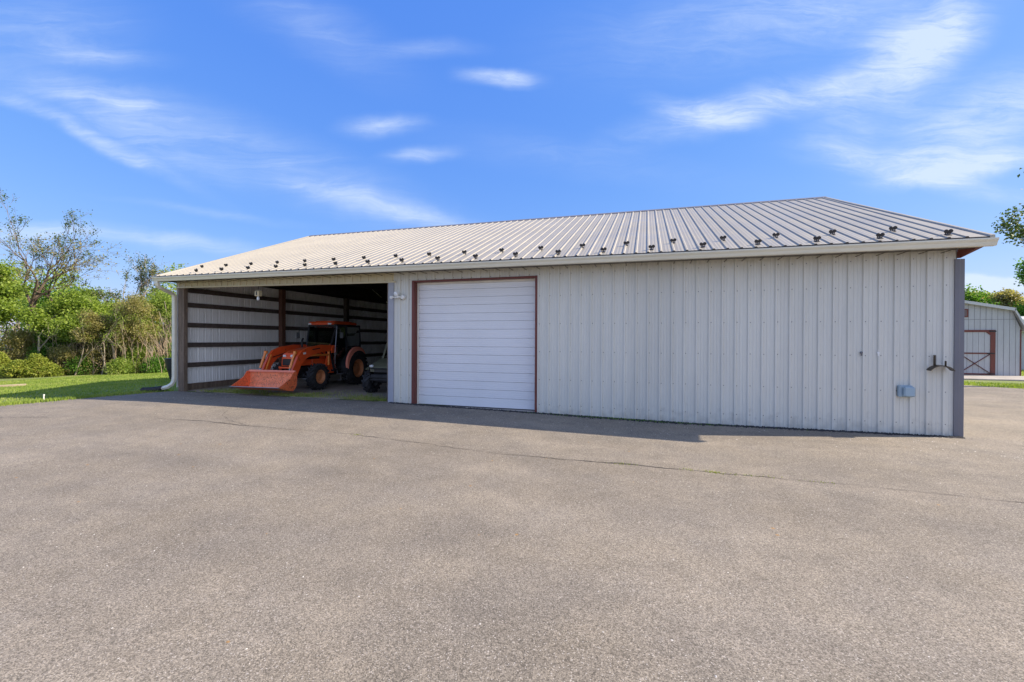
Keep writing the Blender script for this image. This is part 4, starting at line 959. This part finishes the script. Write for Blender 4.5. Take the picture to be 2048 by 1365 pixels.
# ------------------------------------------------------------------ utility vehicle: x forward
ua = math.radians(-90)
uv = thing('utility_vehicle', 'olive green side-by-side utility vehicle beside the tractor, half hidden by the wall', 'utility vehicle', (-4.82, 2.95, .065), ua)
for (x_, y_) in ((1.33, -.57), (1.33, .57), (-.75, -.57), (-.75, .57)):
    wheel(uv, 'wheel', (x_, y_, .325), .305, .25, .155, 1 if y_ > 0 else -1, M['steel'], 14, .03)
pu = lambda nm, mt, fn, parent=uv, smooth=False, label=None: part(nm, mt, fn, parent, smooth, label)
def f(m_):
    secs = [(.55, .66, .98, .60), (.95, .64, .96, .56), (1.3, .60, .86, .60), (1.52, .52, .76, .62), (1.60, .46, .66, .62)]
    vs = []
    for x_, w_, z1, z0 in secs: vs += [(x_, -w_, z0), (x_, -w_, z1-.08), (x_, -w_*.85, z1), (x_, w_*.85, z1), (x_, w_, z1-.08), (x_, w_, z0)]
    fs = [(i*6+k, i*6+k+1, i*6+k+7, i*6+k+6) for i in range(4) for k in range(5)]+[(0, 5, 4, 3, 2, 1), (24, 25, 26, 27, 28, 29)]
    m_.add(vs, fs)
    for s_ in (-1, 1):
        vs = []
        for i in range(9):
            a = math.radians(60+100*i/8); vs += [(1.25+.40*math.cos(a), s_*.50, .31+.40*math.sin(a)), (1.25+.40*math.cos(a), s_*.70, .31+.40*math.sin(a)), (1.25+.43*math.cos(a), s_*.70, .31+.43*math.sin(a)), (1.25+.44*math.cos(a), s_*.50, .31+.44*math.sin(a))]
        m_.add(vs, [(i*4+k, i*4+(k+1) % 4, i*4+4+(k+1) % 4, i*4+4+k) for i in range(8) for k in range(4)])
pu('hood', 'olive', f)
pu('rear_bed', 'olive', lambda m_: (m_.bx(-1.4, -.35, -.66, .66, .62, .66), m_.bx(-1.4, -.35, -.68, -.64, .62, .95), m_.bx(-1.4, -.35, .64, .68, .62, .95), m_.bx(-1.42, -1.38, -.66, .66, .62, .95), m_.bx(-.38, -.34, -.66, .66, .62, .98)))
pu('chassis', 'chassis', lambda m_: (m_.bx(-1.3, 1.45, -.42, .42, .30, .60, bev=.03), m_.tube([(1.1, -.5, .31), (1.1, .5, .31)], .04), m_.tube([(-.75, -.5, .31), (-.75, .5, .31)], .04), m_.bx(-.35, .9, -.66, .66, .40, .60, bev=.03)))
pu('bumper', 'darkmetal', lambda m_: (m_.bx(1.58, 1.64, -.46, .46, .44, .56, bev=.02), m_.tube([(1.62, -.40, .42), (1.68, -.40, .72), (1.68, .40, .72), (1.62, .40, .42)], .018), m_.bx(1.50, 1.60, -.48, .48, .36, .46, bev=.02)))
pu('grille', 'blk', lambda m_: (m_.bx(1.585, 1.615, -.30, .30, .60, .71, bev=.01), [m_.bx(1.615, 1.622, -.28, .28, .615+.03*k, .625+.03*k) for k in range(3)]))
for s_ in (-1, 1): pu('headlight', 'lens', lambda m_: m_.box((1.555, s_*.42, .775), (.06, .13, .07), bev=.02))
pu('roll_cage', 'olive', lambda m_: [(m_.beam((.72, s_*.60, .95), (.30, s_*.56, 1.86), .06, .05), m_.beam((.30, s_*.56, 1.86), (-.40, s_*.56, 1.88), .05, .05), m_.beam((-.40, s_*.56, 1.88), (-.42, s_*.60, .66), .05, .05)) for s_ in (-1, 1)]+[m_.beam((.30, -.56, 1.86), (.30, .56, 1.86), .09, .05), m_.beam((-.40, -.56, 1.88), (-.40, .56, 1.88), .05, .05)])
pu('windscreen', 'glass', lambda m_: m_.add([(.72, -.57, .98), (.72, .57, .98), (.31, .54, 1.83), (.31, -.54, 1.83)], [(0, 1, 2, 3)]))
pu('bench_seat', 'seat', lambda m_: (m_.bx(-.25, .25, -.58, .58, .66, .80, bev=.04), m_.box((-.28, 0, 1.03), (.12, 1.16, .5), bev=.04)))
pu('steering_wheel', 'blk', lambda m_: (m_.lathe([(.15, -.012), (.165, 0), (.15, .012), (.15, -.012)], (.40, .28, 1.05), 'x', 18), m_.tube([(.6, .28, .9), (.40, .28, 1.05)], .025)))

# ------------------------------------------------------------------ gambrel shed
SX, SY, SZ = 17.78, 15.35, .10       # right front corner
XA = 15.62                            # ridge
shed = thing('garden_shed', 'pale grey gambrel shed with red framed double door behind the barn corner', 'shed', (XA, SY+1.8, SZ))
hw = SX-XA
ze, zk, za = 2.20, 3.02, 3.42      # eave, kink, apex in world z (front gable)
kx = 1.86
gable = [(XA-hw, SZ), (XA+hw, SZ), (XA+hw, ze), (XA+kx, zk), (XA, za), (XA-kx, zk), (XA-hw, ze)]
m_ = MB(); m_.prism(gable, SY, SY+3.6, 'xz'); m_.build('wall', M['shedwall'], shed)
m_ = MB()
x_ = XA-hw+.1
while x_ < XA+hw-.05:
    d = abs(x_-XA); zt_ = za-(za-zk)*d/kx if d < kx else zk-(zk-ze)*(d-kx)/(hw-kx)
    m_.bx(x_-.006, x_+.006, SY-.004, SY+.01, SZ+.02, zt_-.02); x_ += .2032
m_.bx(XA-hw, XA+hw, SY-.006, SY+.01, 2.585, 2.60)
m_.build('siding_groove', M['groove'], shed)
m_ = MB()
for s_ in (-1, 1):
    for (a, b) in (((0, za), (kx+.02, zk)), ((kx, zk+.0), (hw+.16, ze-.14))):
        dx, dz = b[0]-a[0], b[1]-a[1]; l_ = math.hypot(dx, dz); nx_, nz_ = -dz/l_*.05, dx/l_*.05
        m_.prism([(XA+s_*a[0], a[1]+.005), (XA+s_*b[0], b[1]+.005), (XA+s_*(b[0]+nx_), b[1]+nz_), (XA+s_*(a[0]+nx_*(a[0] > 0)), a[1]+nz_)], SY-.16, SY+3.7, 'xz')
m_.build('roof', M['shedroof'], shed)
m_ = MB()
for s_ in (-1, 1):
    for (a, b) in (((0, za), (kx+.03, zk)), ((kx+.005, zk+.0), (hw+.17, ze-.15))):
        m_.prism([(XA+s_*a[0], a[1]-.07), (XA+s_*(b[0]-.01), b[1]-.07), (XA+s_*(b[0]+.02), b[1]+.055), (XA+s_*a[0], a[1]+.055)], SY-.185, SY-.162, 'xz')
m_.build('rake_trim', M['shedtrim'], shed)
m_ = MB(); m_.bx(XA+hw-.01, XA+hw+.03, SY-.02, SY+.08, SZ, ze-.06); m_.build('corner_trim', M['red'], shed)
dr = bpy.data.objects.new('double_door', None); COL.objects.link(dr); dr.parent = shed
dw = 1.26; dz0, dz1 = .14, 2.13
m_ = MB(); m_.bx(XA-dw, XA+dw, SY-.03, SY-.007, dz0, dz1); m_.build('door_panel', M['shedwall'], dr)
m_ = MB()
x_ = XA-dw+.15
while x_ < XA+dw: m_.bx(x_-.005, x_+.005, SY-.033, SY-.028, dz0, dz1); x_ += .2032
m_.build('siding_groove', M['groove'], dr)
m_ = MB()
yb0, yb1 = SY-.055, SY-.031
m_.bx(XA-dw, XA+dw-.14, yb0, yb1, dz1-.10, dz1); m_.bx(XA-dw, XA+dw-.14, yb0, yb1, dz0, dz0+.06); m_.bx(XA-dw, XA+dw-.14, yb0, yb1, 1.06, 1.12)
m_.bx(XA+dw-.139, XA+dw+.03, yb0-.002, yb1, dz0, dz1); m_.bx(XA-dw-.03, XA-dw-.001, yb0-.002, yb1, dz0, dz1)
for x0 in (XA-dw, XA+.02):
    x1 = x0+dw-.16
    m_.beam((x0+.03, yb0+.006, dz0+.08), (x1-.02, yb0+.006, 1.05), .018, .065, upv=(0, 1, 0)); m_.beam((x0+.03, yb0+.004, 1.05), (x1-.02, yb0+.004, dz0+.08), .014, .065, upv=(0, 1, 0))
    m_.prism([(x1-.16, dz1-.10), (x1+.0, dz1-.10), (x1+.0, dz1-.24)], yb0, yb1, 'xz')
m_.bx(XA-.03, XA+.03, yb0-.004, yb1, dz0, dz1)
m_.build('door_trim', M['red'], dr)
m_ = MB(); m_.bx(XA+dw-.19, XA+dw+.05, yb0-.018, yb0-.003, dz1-.09, dz1-.03); m_.bx(XA+dw-.26, XA+dw+.0, yb0-.018, yb0-.003, 1.07, 1.11); m_.bx(XA+dw-.26, XA+dw-.0, yb0-.018, yb0-.003, dz0+.03, dz0+.07); m_.build('hinge', M['darkmetal'], dr)
m_ = MB(); m_.bx(XA+.10, XA+.35, SY-.035, SY-.006, 2.70, 3.07); vt = m_.build('gable_vent', M['red'], shed)
m_ = MB(); [m_.bx(XA+.16, XA+.29, SY-.040, SY-.034, 2.76+.045*k, 2.785+.045*k) for k in range(6)]; m_.build('louvre', M['groove'], vt)
# second outbuilding, only its roof edge and wall show
b2 = thing('small_outbuilding', 'small grey outbuilding with pale metal roof beyond the gambrel shed', 'outbuilding', (21.5, 22.5, .1))
m_ = MB(); m_.bx(20.3, 24.5, 21, 24.5, 0, 2.2); m_.build('wall', M['shedwall'], b2)
m_ = MB(); m_.prism([(20.6, 2.15), (24.9, 2.15), (24.9, 2.2), (22.6, 3.05), (20.0, 2.55), (20.0, 2.5)], 20.7, 24.8, 'xz')
for k in range(9): m_.bx(20.05+.5*k, 20.09+.5*k, 20.72, 20.75, 2.3, 2.6)
m_.build('roof', M['trimbeige'], b2)

# ------------------------------------------------------------------ vegetation
def rand_perp(d, r):
    v = Vector((r.gauss(0, 1), r.gauss(0, 1), r.gauss(0, 1))); v -= d*v.dot(d); return v.normalized()
def skeleton(r, base, height, r0, lean=(0, 0), levels=4, rdec=.72, taper=.55, fork=.35, spread=.75, kids=(2, 4), upb=.25, shrink=.66, segl=.0, wob=.12, first=.35):
    """returns (polylines with radii, tips)"""
    lines = []; tips = []
    def grow(p, d, l, rad, lev):
        n = max(3, int(l/.45)) if lev < 2 else 3
        pts = [p.copy()]; rs = [rad]; dd = d.copy(); out = []
        for i in range(n):
            dd = (dd+rand_perp(dd, r)*wob+Vector((0, 0, upb*.12))).normalized(); p = p+dd*(l/n); pts.append(p.copy()); rs.append(max(.004, rad*(1-taper*(i+1)/n)))
            out.append((p.copy(), dd.copy(), rs[-1], (i+1)/n))
        lines.append((pts, rs, lev))
        if lev >= levels: tips.append((p, dd, lev)); return
        k = r.randint(*kids)
        for j in range(k):
            t_ = r.uniform(first if lev == 0 else .3, 1.0) if j else 1.0
            o_ = min(out, key=lambda q_: abs(q_[3]-t_))
            nd_ = (o_[1]+rand_perp(o_[1], r)*spread*r.uniform(.5, 1.25)+Vector((0, 0, upb*.5))).normalized()
            grow(o_[0], nd_, l*shrink*r.uniform(.75, 1.15), o_[2]*rdec, lev+1)
    grow(Vector(base), Vector((lean[0], lean[1], 1)).normalized(), height, r0, 0)
    return lines, tips
def limbs_mesh(lines, name, mat_, parent, sides=(8, 6, 4, 3, 3, 3, 3, 3)):
    m_ = MB()
    for pts, rs, lev in lines: m_.tube(pts, rs, sides[lev], cap=False)
    return m_.build(name, mat_, parent, smooth=True)
def leaves(centres, rad, per, size, flat=.8, seed=0, droop=0.):
    g_ = np.random.default_rng(seed); c = np.repeat(np.array(centres, float), per, 0); n = len(c)
    u = g_.normal(0, 1, (n, 3)); u /= np.linalg.norm(u, axis=1)[:, None]; c = c+u*(g_.random(n)**.45)[:, None]*rad*np.array([1, 1, flat]); c[:, 2] -= droop*g_.random(n)
    a = g_.normal(0, 1, (n, 3)); a /= np.linalg.norm(a, axis=1)[:, None]
    nn = g_.normal(0, .7, (n, 3))+np.array([.25, -.1, .55]); b = np.cross(a, nn); b /= (np.linalg.norm(b, axis=1)[:, None]+1e-9)
    s = size*g_.uniform(.6, 1.3, n)[:, None]
    k = np.cross(a, b)*s*.22
    V = np.stack([c-a*s*.55, c+b*s*.34+k, c+a*s*.55, c-b*s*.34+k], 1)
    return V.reshape(-1, 3)
def leafobj(name, V, mat_, parent):
    o = npmesh(name, V-origin(parent), np.arange(len(V)).reshape(-1, 4), mat_); o.parent = parent; return o
FWD = Vector((sy, cy, 0)); RTV = Vector((cy, -sy, 0))
def spot(bear, D):
    """ground point: bearing (tangent right of the view axis) and real distance in metres"""
    q_ = Vector((CAM.x, CAM.y, 0))+FWD*D+RTV*(bear*D); return (q_.x, q_.y, gz(q_.x, q_.y))
def tree(name, label, cat, group, base, h, kindf, bark, seed, crown_r=1.6, leafn=60, lsize=.09, levels=4, lean=(0, 0), r0=.09, trunkf=.5, clus=.42, spread=.8, upb=.3, kids=(2, 4), first=.35, shrink=.66, wob=.12, thin=1., droop=0., cent=None, rdec=.72, taper=.55):
    r = random.Random(seed)
    t_ = thing(name, label, cat, base, 0, group)
    lines, tips = skeleton(r, base, h*trunkf, r0, lean, levels, spread=spread, upb=upb, kids=kids, first=first, shrink=shrink, wob=wob, rdec=rdec, taper=taper)
    # scale to reach height h
    top = max(q_[0].z for q_ in tips)-base[2]; k = h/top if top > 0 else 1
    shx = shy = 0.
    if cent is not None:
        mx_ = sum(q_[0].x for q_ in tips)/len(tips)-base[0]; my_ = sum(q_[0].y for q_ in tips)/len(tips)-base[1]; mz_ = sum(q_[0].z for q_ in tips)/len(tips)-base[2]
        tx_, ty_ = RTV.x*cent/(k*crown_r), RTV.y*cent/(k*crown_r); shx, shy = (mx_-tx_)/mz_, (my_-ty_)/mz_
    S = lambda q_: Vector((base[0]+(q_.x-base[0]-shx*(q_.z-base[2]))*k*crown_r, base[1]+(q_.y-base[1]-shy*(q_.z-base[2]))*k*crown_r, base[2]+(q_.z-base[2])*k))
    lines = [([S(q_) for q_ in pts], rs, lev) for pts, rs, lev in lines]
    limbs_mesh(lines, 'trunk', BK[bark], t_)
    cs = []
    for pts, rs, lev in lines:
        if lev >= levels-1:
            for q_ in pts[1:]: 
                if r.random() < thin: cs.append(tuple(q_))
    V = leaves(cs, clus, leafn, lsize, seed=seed, droop=droop)
    leafobj('crown', V, FM[kindf], t_)
    return t_
def bush(name, label, cat, group, base, w_, h, kindf, seed, n=14000, lsize=.07, lump=.4, bark='brown', conic=0.):
    r = random.Random(seed); g_ = np.random.default_rng(seed)
    t_ = thing(name, label, cat, base, 0, group)
    m_ = MB()
    for k in range(7):
        a = r.uniform(0, 2*PI); rr_ = r.uniform(.1, .5)*w_; m_.tube([(base[0], base[1], base[2]), (base[0]+math.cos(a)*rr_*.5, base[1]+math.sin(a)*rr_*.5, base[2]+h*.4), (base[0]+math.cos(a)*rr_, base[1]+math.sin(a)*rr_, base[2]+h*.75)], [.035, .022, .01], 5, cap=False)
    m_.build('stem', BK[bark], t_)
    cs = []
    for k in range(70):
        z = g_.random()**.8; rr_ = w_*(math.sqrt(max(0, 1-(z*2-.75)**2*.55)))*(1-conic*z); a = g_.uniform(0, 2*PI); q_ = math.sqrt(g_.uniform(.2, 1))
        cs.append((base[0]+math.cos(a)*rr_*q_, base[1]+math.sin(a)*rr_*q_, base[2]+.1+z*(h-.15)))
    leafobj('crown', leaves(cs, lump, n//70, lsize, seed=seed), FM[kindf], t_)
    return t_
B = lambda u: (u-1024)/867
WG = 'trees of the wood edge left of the barn'
SG = 'shrubs at the foot of the wood edge'
spec = [
 # u, D, h, kind, bark, seed, crown_r, leafn, lsize, extra, label
 (-60, 23.5, 6.2, 'maple', 'grey', 1, 1.15, 46, .13, dict(levels=4, clus=.55, spread=.9, trunkf=.42), 'dense bright green maple leftmost at the frame edge'),
 (55, 25.0, 5.2, 'maple', 'brown', 2, 1.1, 44, .13, dict(levels=4, clus=.52, spread=.95, trunkf=.4, droop=.3), 'bright green maple below the tall bare tree'),
 (70, 23.6, 4.7, 'maple', 'grey', 21, 1.0, 34, .12, dict(levels=4, clus=.55, spread=.95, trunkf=.35, droop=.4), 'bushy maple in front of the tall bare trunk'),
 (140, 24.6, 4.9, 'maple', 'grey', 3, 1.1, 30, .12, dict(levels=4, clus=.5, spread=.95, trunkf=.42, droop=.3), 'green maple with a leaning grey trunk right of the cedar'),
 (205, 26.5, 4.6, 'mixed', 'grey', 4, 1.0, 26, .10, dict(levels=4, clus=.45, spread=.9, trunkf=.45), 'yellow green young tree in the middle of the wood edge'),
 (235, 24.3, 4.0, 'olive', 'grey', 5, .95, 11, .08, dict(levels=5, clus=.40, spread=.9, trunkf=.42), 'twiggy brownish tree with pale forked trunk'),
 (290, 25.2, 4.3, 'olive', 'grey', 6, .95, 12, .08, dict(levels=5, clus=.42, spread=.85, trunkf=.42), 'thin budding tree left of the open bay'),
 (325, 27.0, 4.6, 'mixed', 'grey', 7, .9, 28, .10, dict(levels=4, clus=.45, spread=.85, trunkf=.45), 'yellow green tree right beside the barn gutter'),
 (360, 29.0, 4.9, 'mixed', 'grey', 8, 1.0, 26, .10, dict(levels=4, clus=.45, spread=.85, trunkf=.45), 'yellow green tree partly hidden by the downspout'),
 (262, 29.0, 5.0, 'olive', 'brown', 9, 1.0, 22, .10, dict(levels=4, clus=.5, spread=.85, trunkf=.45), 'olive tree set back in the wood'),
 (170, 29.5, 5.4, 'mixed', 'brown', 10, 1.1, 28, .12, dict(levels=4, clus=.5, spread=.85, trunkf=.45), 'pale green tree behind the leaning maple'),
 (95, 30.0, 5.8, 'deep', 'brown', 12, 1.1, 30, .13, dict(levels=4, clus=.55, spread=.85, trunkf=.45), 'deep green tree standing behind the bright maples'),
 (400, 27.0, 4.4, 'olive', 'grey', 13, 1.0, 14, .08, dict(levels=5, clus=.4, spread=.85, trunkf=.45), 'budding tree behind the left barn wall'),
]
for (u, D, h, kf, bk_, sd_, crn, ln, ls, ex, lab) in spec:
    tree('broadleaf_tree', lab, 'tree', WG, spot(B(u), D), h, kf, bk_, sd_, crn, ln, ls, **ex)
ST = 'sparse trees rising above the wood'
tree('bare_tree', 'tall nearly bare tree with upright limbs above the left maples', 'tree', ST, spot(B(80), 27), 10.6, 'dark', 'brown', 131, 1.0, 1, .10, levels=7, lean=(.02, 0), r0=.15, trunkf=.50, clus=.22, spread=.62, kids=(2, 3), upb=.30, shrink=.70, wob=.12, first=.7, thin=.7, cent=.75, rdec=.80, taper=.35)
tree('bare_tree', 'nearly bare tree whose long limbs sweep out to the right', 'tree', ST, spot(B(112), 28), 8.4, 'olive', 'brown', 135, 1.5, 1, .10, levels=7, lean=(.1, .1), r0=.13, trunkf=.42, clus=.25, spread=.75, kids=(2, 3), upb=.10, shrink=.74, wob=.12, first=.6, thin=.6, cent=3.0, rdec=.80, taper=.35)
tree('bare_tree', 'slim bare tree left of the barn roof corner', 'tree', ST, spot(B(276), 30), 8.0, 'dark', 'grey', 133, .55, 1, .09, levels=6, r0=.10, trunkf=.5, clus=.25, spread=.55, kids=(2, 4), upb=.15, shrink=.62, first=.6, thin=.8, cent=0., rdec=.78, taper=.4)
for (u, D, w_, h, kf, sd_, n, lsz, lab) in (
 (-8, 22.3, .95, 1.25, 'cedar', 41, 15000, .07, 'feathery yellow green cedar at the left frame edge'),
 (38, 22.0, .75, .80, 'cedar', 56, 12000, .07, 'small cedar mound behind the landscape timber'),
 (72, 22.5, .80, 1.10, 'cedar', 42, 12000, .07, 'pointed cedar between the two small cedar mounds'),
 (98, 22.7, .55, .62, 'cedar', 57, 8000, .07, 'lowest cedar mound, at the right end of the cedars'),
 (-75, 22.5, 1.5, 1.3, 'cedar', 43, 14000, .08, 'large cedar just outside the left edge'),
 (128, 23.6, .8, 1.5, 'olive', 44, 4500, .07, 'brownish brush beside the low cedar'),
 (165, 23.9, .7, .9, 'deep', 45, 4500, .08, 'dark green shrub under the leaning trunk'),
 (203, 24.4, 1.1, 1.7, 'olive', 46, 5000, .07, 'small olive shrub below the twiggy tree'),
 (243, 23.7, .6, .7, 'mixed', 47, 3600, .07, 'fresh green shrub at the pale forked trunk'),
 (280, 25.0, 1.0, 1.5, 'mixed', 48, 5000, .08, 'yellow green shrub midway to the barn'),
 (318, 24.6, .7, .8, 'deep', 49, 4000, .08, 'leafy dark shrub nearest the barn post'),
 (360, 25.5, 1.1, 1.6, 'mixed', 50, 7000, .08, 'light green shrub behind the barn post'),
 (110, 24.8, 1.5, 2.6, 'deep', 51, 12000, .09, 'tall shrub filling the gap under the maples'),
 (40, 24.2, 1.6, 2.4, 'olive', 52, 12000, .08, 'olive brush above the cedars'),
 (215, 26.0, 1.5, 2.8, 'brown', 53, 9000, .08, 'tangle of brown vines between the trunks'),
 (270, 26.6, 1.6, 3.0, 'brown', 54, 9000, .08, 'brown vine curtain behind the budding tree'),
 (320, 27.5, 1.7, 2.8, 'olive', 55, 10000, .08, 'tall olive brush deep in the wood by the barn')):
    bush('shrub', lab, 'shrub', SG, spot(B(u), D), w_, h, kf, sd_, n, lsz, lump=.26 if kf == 'cedar' else .4, conic=.8 if kf == 'cedar' else .35)
# thin grey saplings standing in the brush
for k, (u, D, h, ln_) in enumerate(((108, 23.5, 2.6, .05), (122, 23.7, 2.3, -.08), (150, 23.4, 2.7, .15), (186, 23.9, 2.4, .0), (204, 23.7, 3.0, .12), (213, 23.9, 2.6, -.1), (251, 24.1, 2.5, .05), (262, 24.4, 2.4, .0), (297, 24.6, 2.6, .05), (306, 24.9, 2.4, -.05), (333, 25.2, 2.6, .03), (346, 25.4, 2.2, .06))):
    b_ = spot(B(u), D); r = random.Random(100+k); t_ = thing('sapling', ('thin pale sapling leaning %s in the brush' % ('right' if ln_ > .02 else 'left' if ln_ < -.02 else 'straight up')), 'sapling', b_, 0, 'thin saplings in the brush')
    t_['label'] = ['thin sapling just right of the cedar', 'thin sapling tilting left near the cedar', 'pale sapling leaning right under the maple', 'straight slim sapling mid wood edge', 'stout pale sapling leaning right at the fork', 'slim sapling tilting left beside the fork', 'bare sapling left of the budding tree', 'straight sapling beneath the budding tree', 'pale paired sapling toward the barn', 'sapling tilting left toward the barn', 'slim sapling beside the barn post', 'rightmost sapling, hard by the downspout'][k]
    ls_, tp_ = skeleton(r, b_, h*.6, .035, (ln_*2, 0), 3, spread=.7, upb=.3, kids=(2, 3))
    limbs_mesh(ls_, 'trunk', BK['grey'], t_)
    leafobj('crown', leaves([tuple(q_[0]) for q_ in tp_], .3, 14, .06, seed=200+k), FM['mixed'], t_)
# mass of wood behind
cs = []
for k in range(520):
    u = rg.uniform(-500, 470); D = rg.uniform(31, 46); b_ = spot(B(u), D); hh = (4.6+1.3*math.sin(u*.02)+.8*math.sin(u*.057+1)+(1.2 if u < 60 else 0))*D/30*rg.random()**.7
    cs.append((b_[0], b_[1], b_[2]+.2+hh))
V = leaves(cs, 1.25, 150, .20, seed=77)
o = npmesh('distant_wood', V, np.arange(len(V)).reshape(-1, 4), FM['mixed']); kind(o, 'stuff', 'mixed green wood filling the gaps behind the edge trees')
m_ = MB(); 
for k in range(150):
    b_ = spot(B(rg.uniform(-300, 420)), rg.uniform(26, 34)); lx = rg.normal(0, .35); m_.tube([b_, (b_[0]+lx*.6, b_[1], b_[2]+1.8), (b_[0]+lx*1.6, b_[1]+rg.normal(0, .3), b_[2]+rg.uniform(2.8, 4.6))], [.05, .035, .015], 5, cap=False)
kind(m_.build('wood_stems', BK['grey']), 'stuff', 'thin grey stems inside the wood')
m_ = MB()
for k in range(520):
    u_ = rg.uniform(20, 352); D = rg.uniform(23.6, 26.5); b_ = spot(B(u_), D); z0 = b_[2]+rg.uniform(0, 1.6); L_ = rg.uniform(.6, 2.0); dx = rg.normal(0, .55); dy = rg.normal(0, .3)
    P_ = [(b_[0], b_[1], z0)]
    for q_ in range(1, 5): t_ = q_/4; P_.append((b_[0]+dx*t_*L_*.6+rg.normal(0, .05), b_[1]+dy*t_, z0+L_*t_*(1-.25*abs(dx)*t_)+rg.normal(0, .04)))
    m_.tube(P_, [.012, .010, .008, .006, .004], 3, cap=False)
kind(m_.build('brush_twigs', BK['twig']), 'stuff', 'pale tangled twigs in the brush at the wood edge')
# dark undergrowth floor
cs = [spot(B(rg.uniform(-400, 430)), rg.uniform(25.5, 34)) for k in range(420)]
V = leaves([(a, b, c+rg.uniform(.1, 1.0)) for a, b, c in cs], .7, 60, .12, seed=78)
o = npmesh('undergrowth', V, np.arange(len(V)).reshape(-1, 4), FM['brown']); kind(o, 'stuff', 'brown undergrowth and dead vines in the wood')
# right side
RG = 'trees beyond the shed'
tree('broadleaf_tree', 'big green tree behind the right end of the shed', 'tree', RG, spot(B(2062), 34), 7.9, 'deep', 'brown', 61, 1.25, 60, .18, levels=4, clus=.8, spread=.9, trunkf=.4, droop=.4)
tree('broadleaf_tree', 'grey green tree above the shed ridge', 'tree', RG, spot(B(1950), 44), 6.4, 'olive', 'brown', 62, 1.25, 50, .18, levels=4, clus=.75, spread=.95, trunkf=.4)
tree('broadleaf_tree', 'pale green tree just clear of the barn corner', 'tree', RG, spot(B(1905), 41), 4.6, 'mixed', 'brown', 63, 1.2, 50, .18, levels=4, clus=.75, spread=.95, trunkf=.4)
tree('broadleaf_tree', 'grey green tree between shed kink and big tree', 'tree', RG, spot(B(2000), 47), 6.9, 'mixed', 'brown', 64, 1.2, 60, .2, levels=4, clus=.8, spread=.95, trunkf=.4)
tree('broadleaf_tree', 'dark leaved tree reaching in from the right edge', 'tree', RG, spot(B(2190), 14.4), 7.6, 'dark', 'brown', 65, 1.2, 7, .11, levels=5, clus=.36, spread=.62, trunkf=.60, r0=.16, lean=(-.05, 0), cent=-.6, thin=.9, first=.8)
for k, (u, D, h) in enumerate(((2100, 26, 2.6), (2060, 30, 3.0), (2140, 34, 4))):
    bush('shrub', ['leafy shrub beside the shed', 'taller shrub behind the shed corner', 'broad shrub outside the right edge'][k], 'shrub', 'shrubs near the shed', spot(B(u), D), 1.6, h, 'mixed', 70+k, 9000, .12)
cs = []
for k in range(260):
    u = rg.uniform(1700, 2900); D = rg.uniform(50, 65); b_ = spot(B(u), D); cs.append((b_[0], b_[1], b_[2]+.3+4.6*rg.random()))
V = leaves(cs, 1.8, 120, .3, seed=79); o = npmesh('distant_wood', V, np.arange(len(V)).reshape(-1, 4), FM['deep']); kind(o, 'stuff', 'distant green wood beyond the shed')
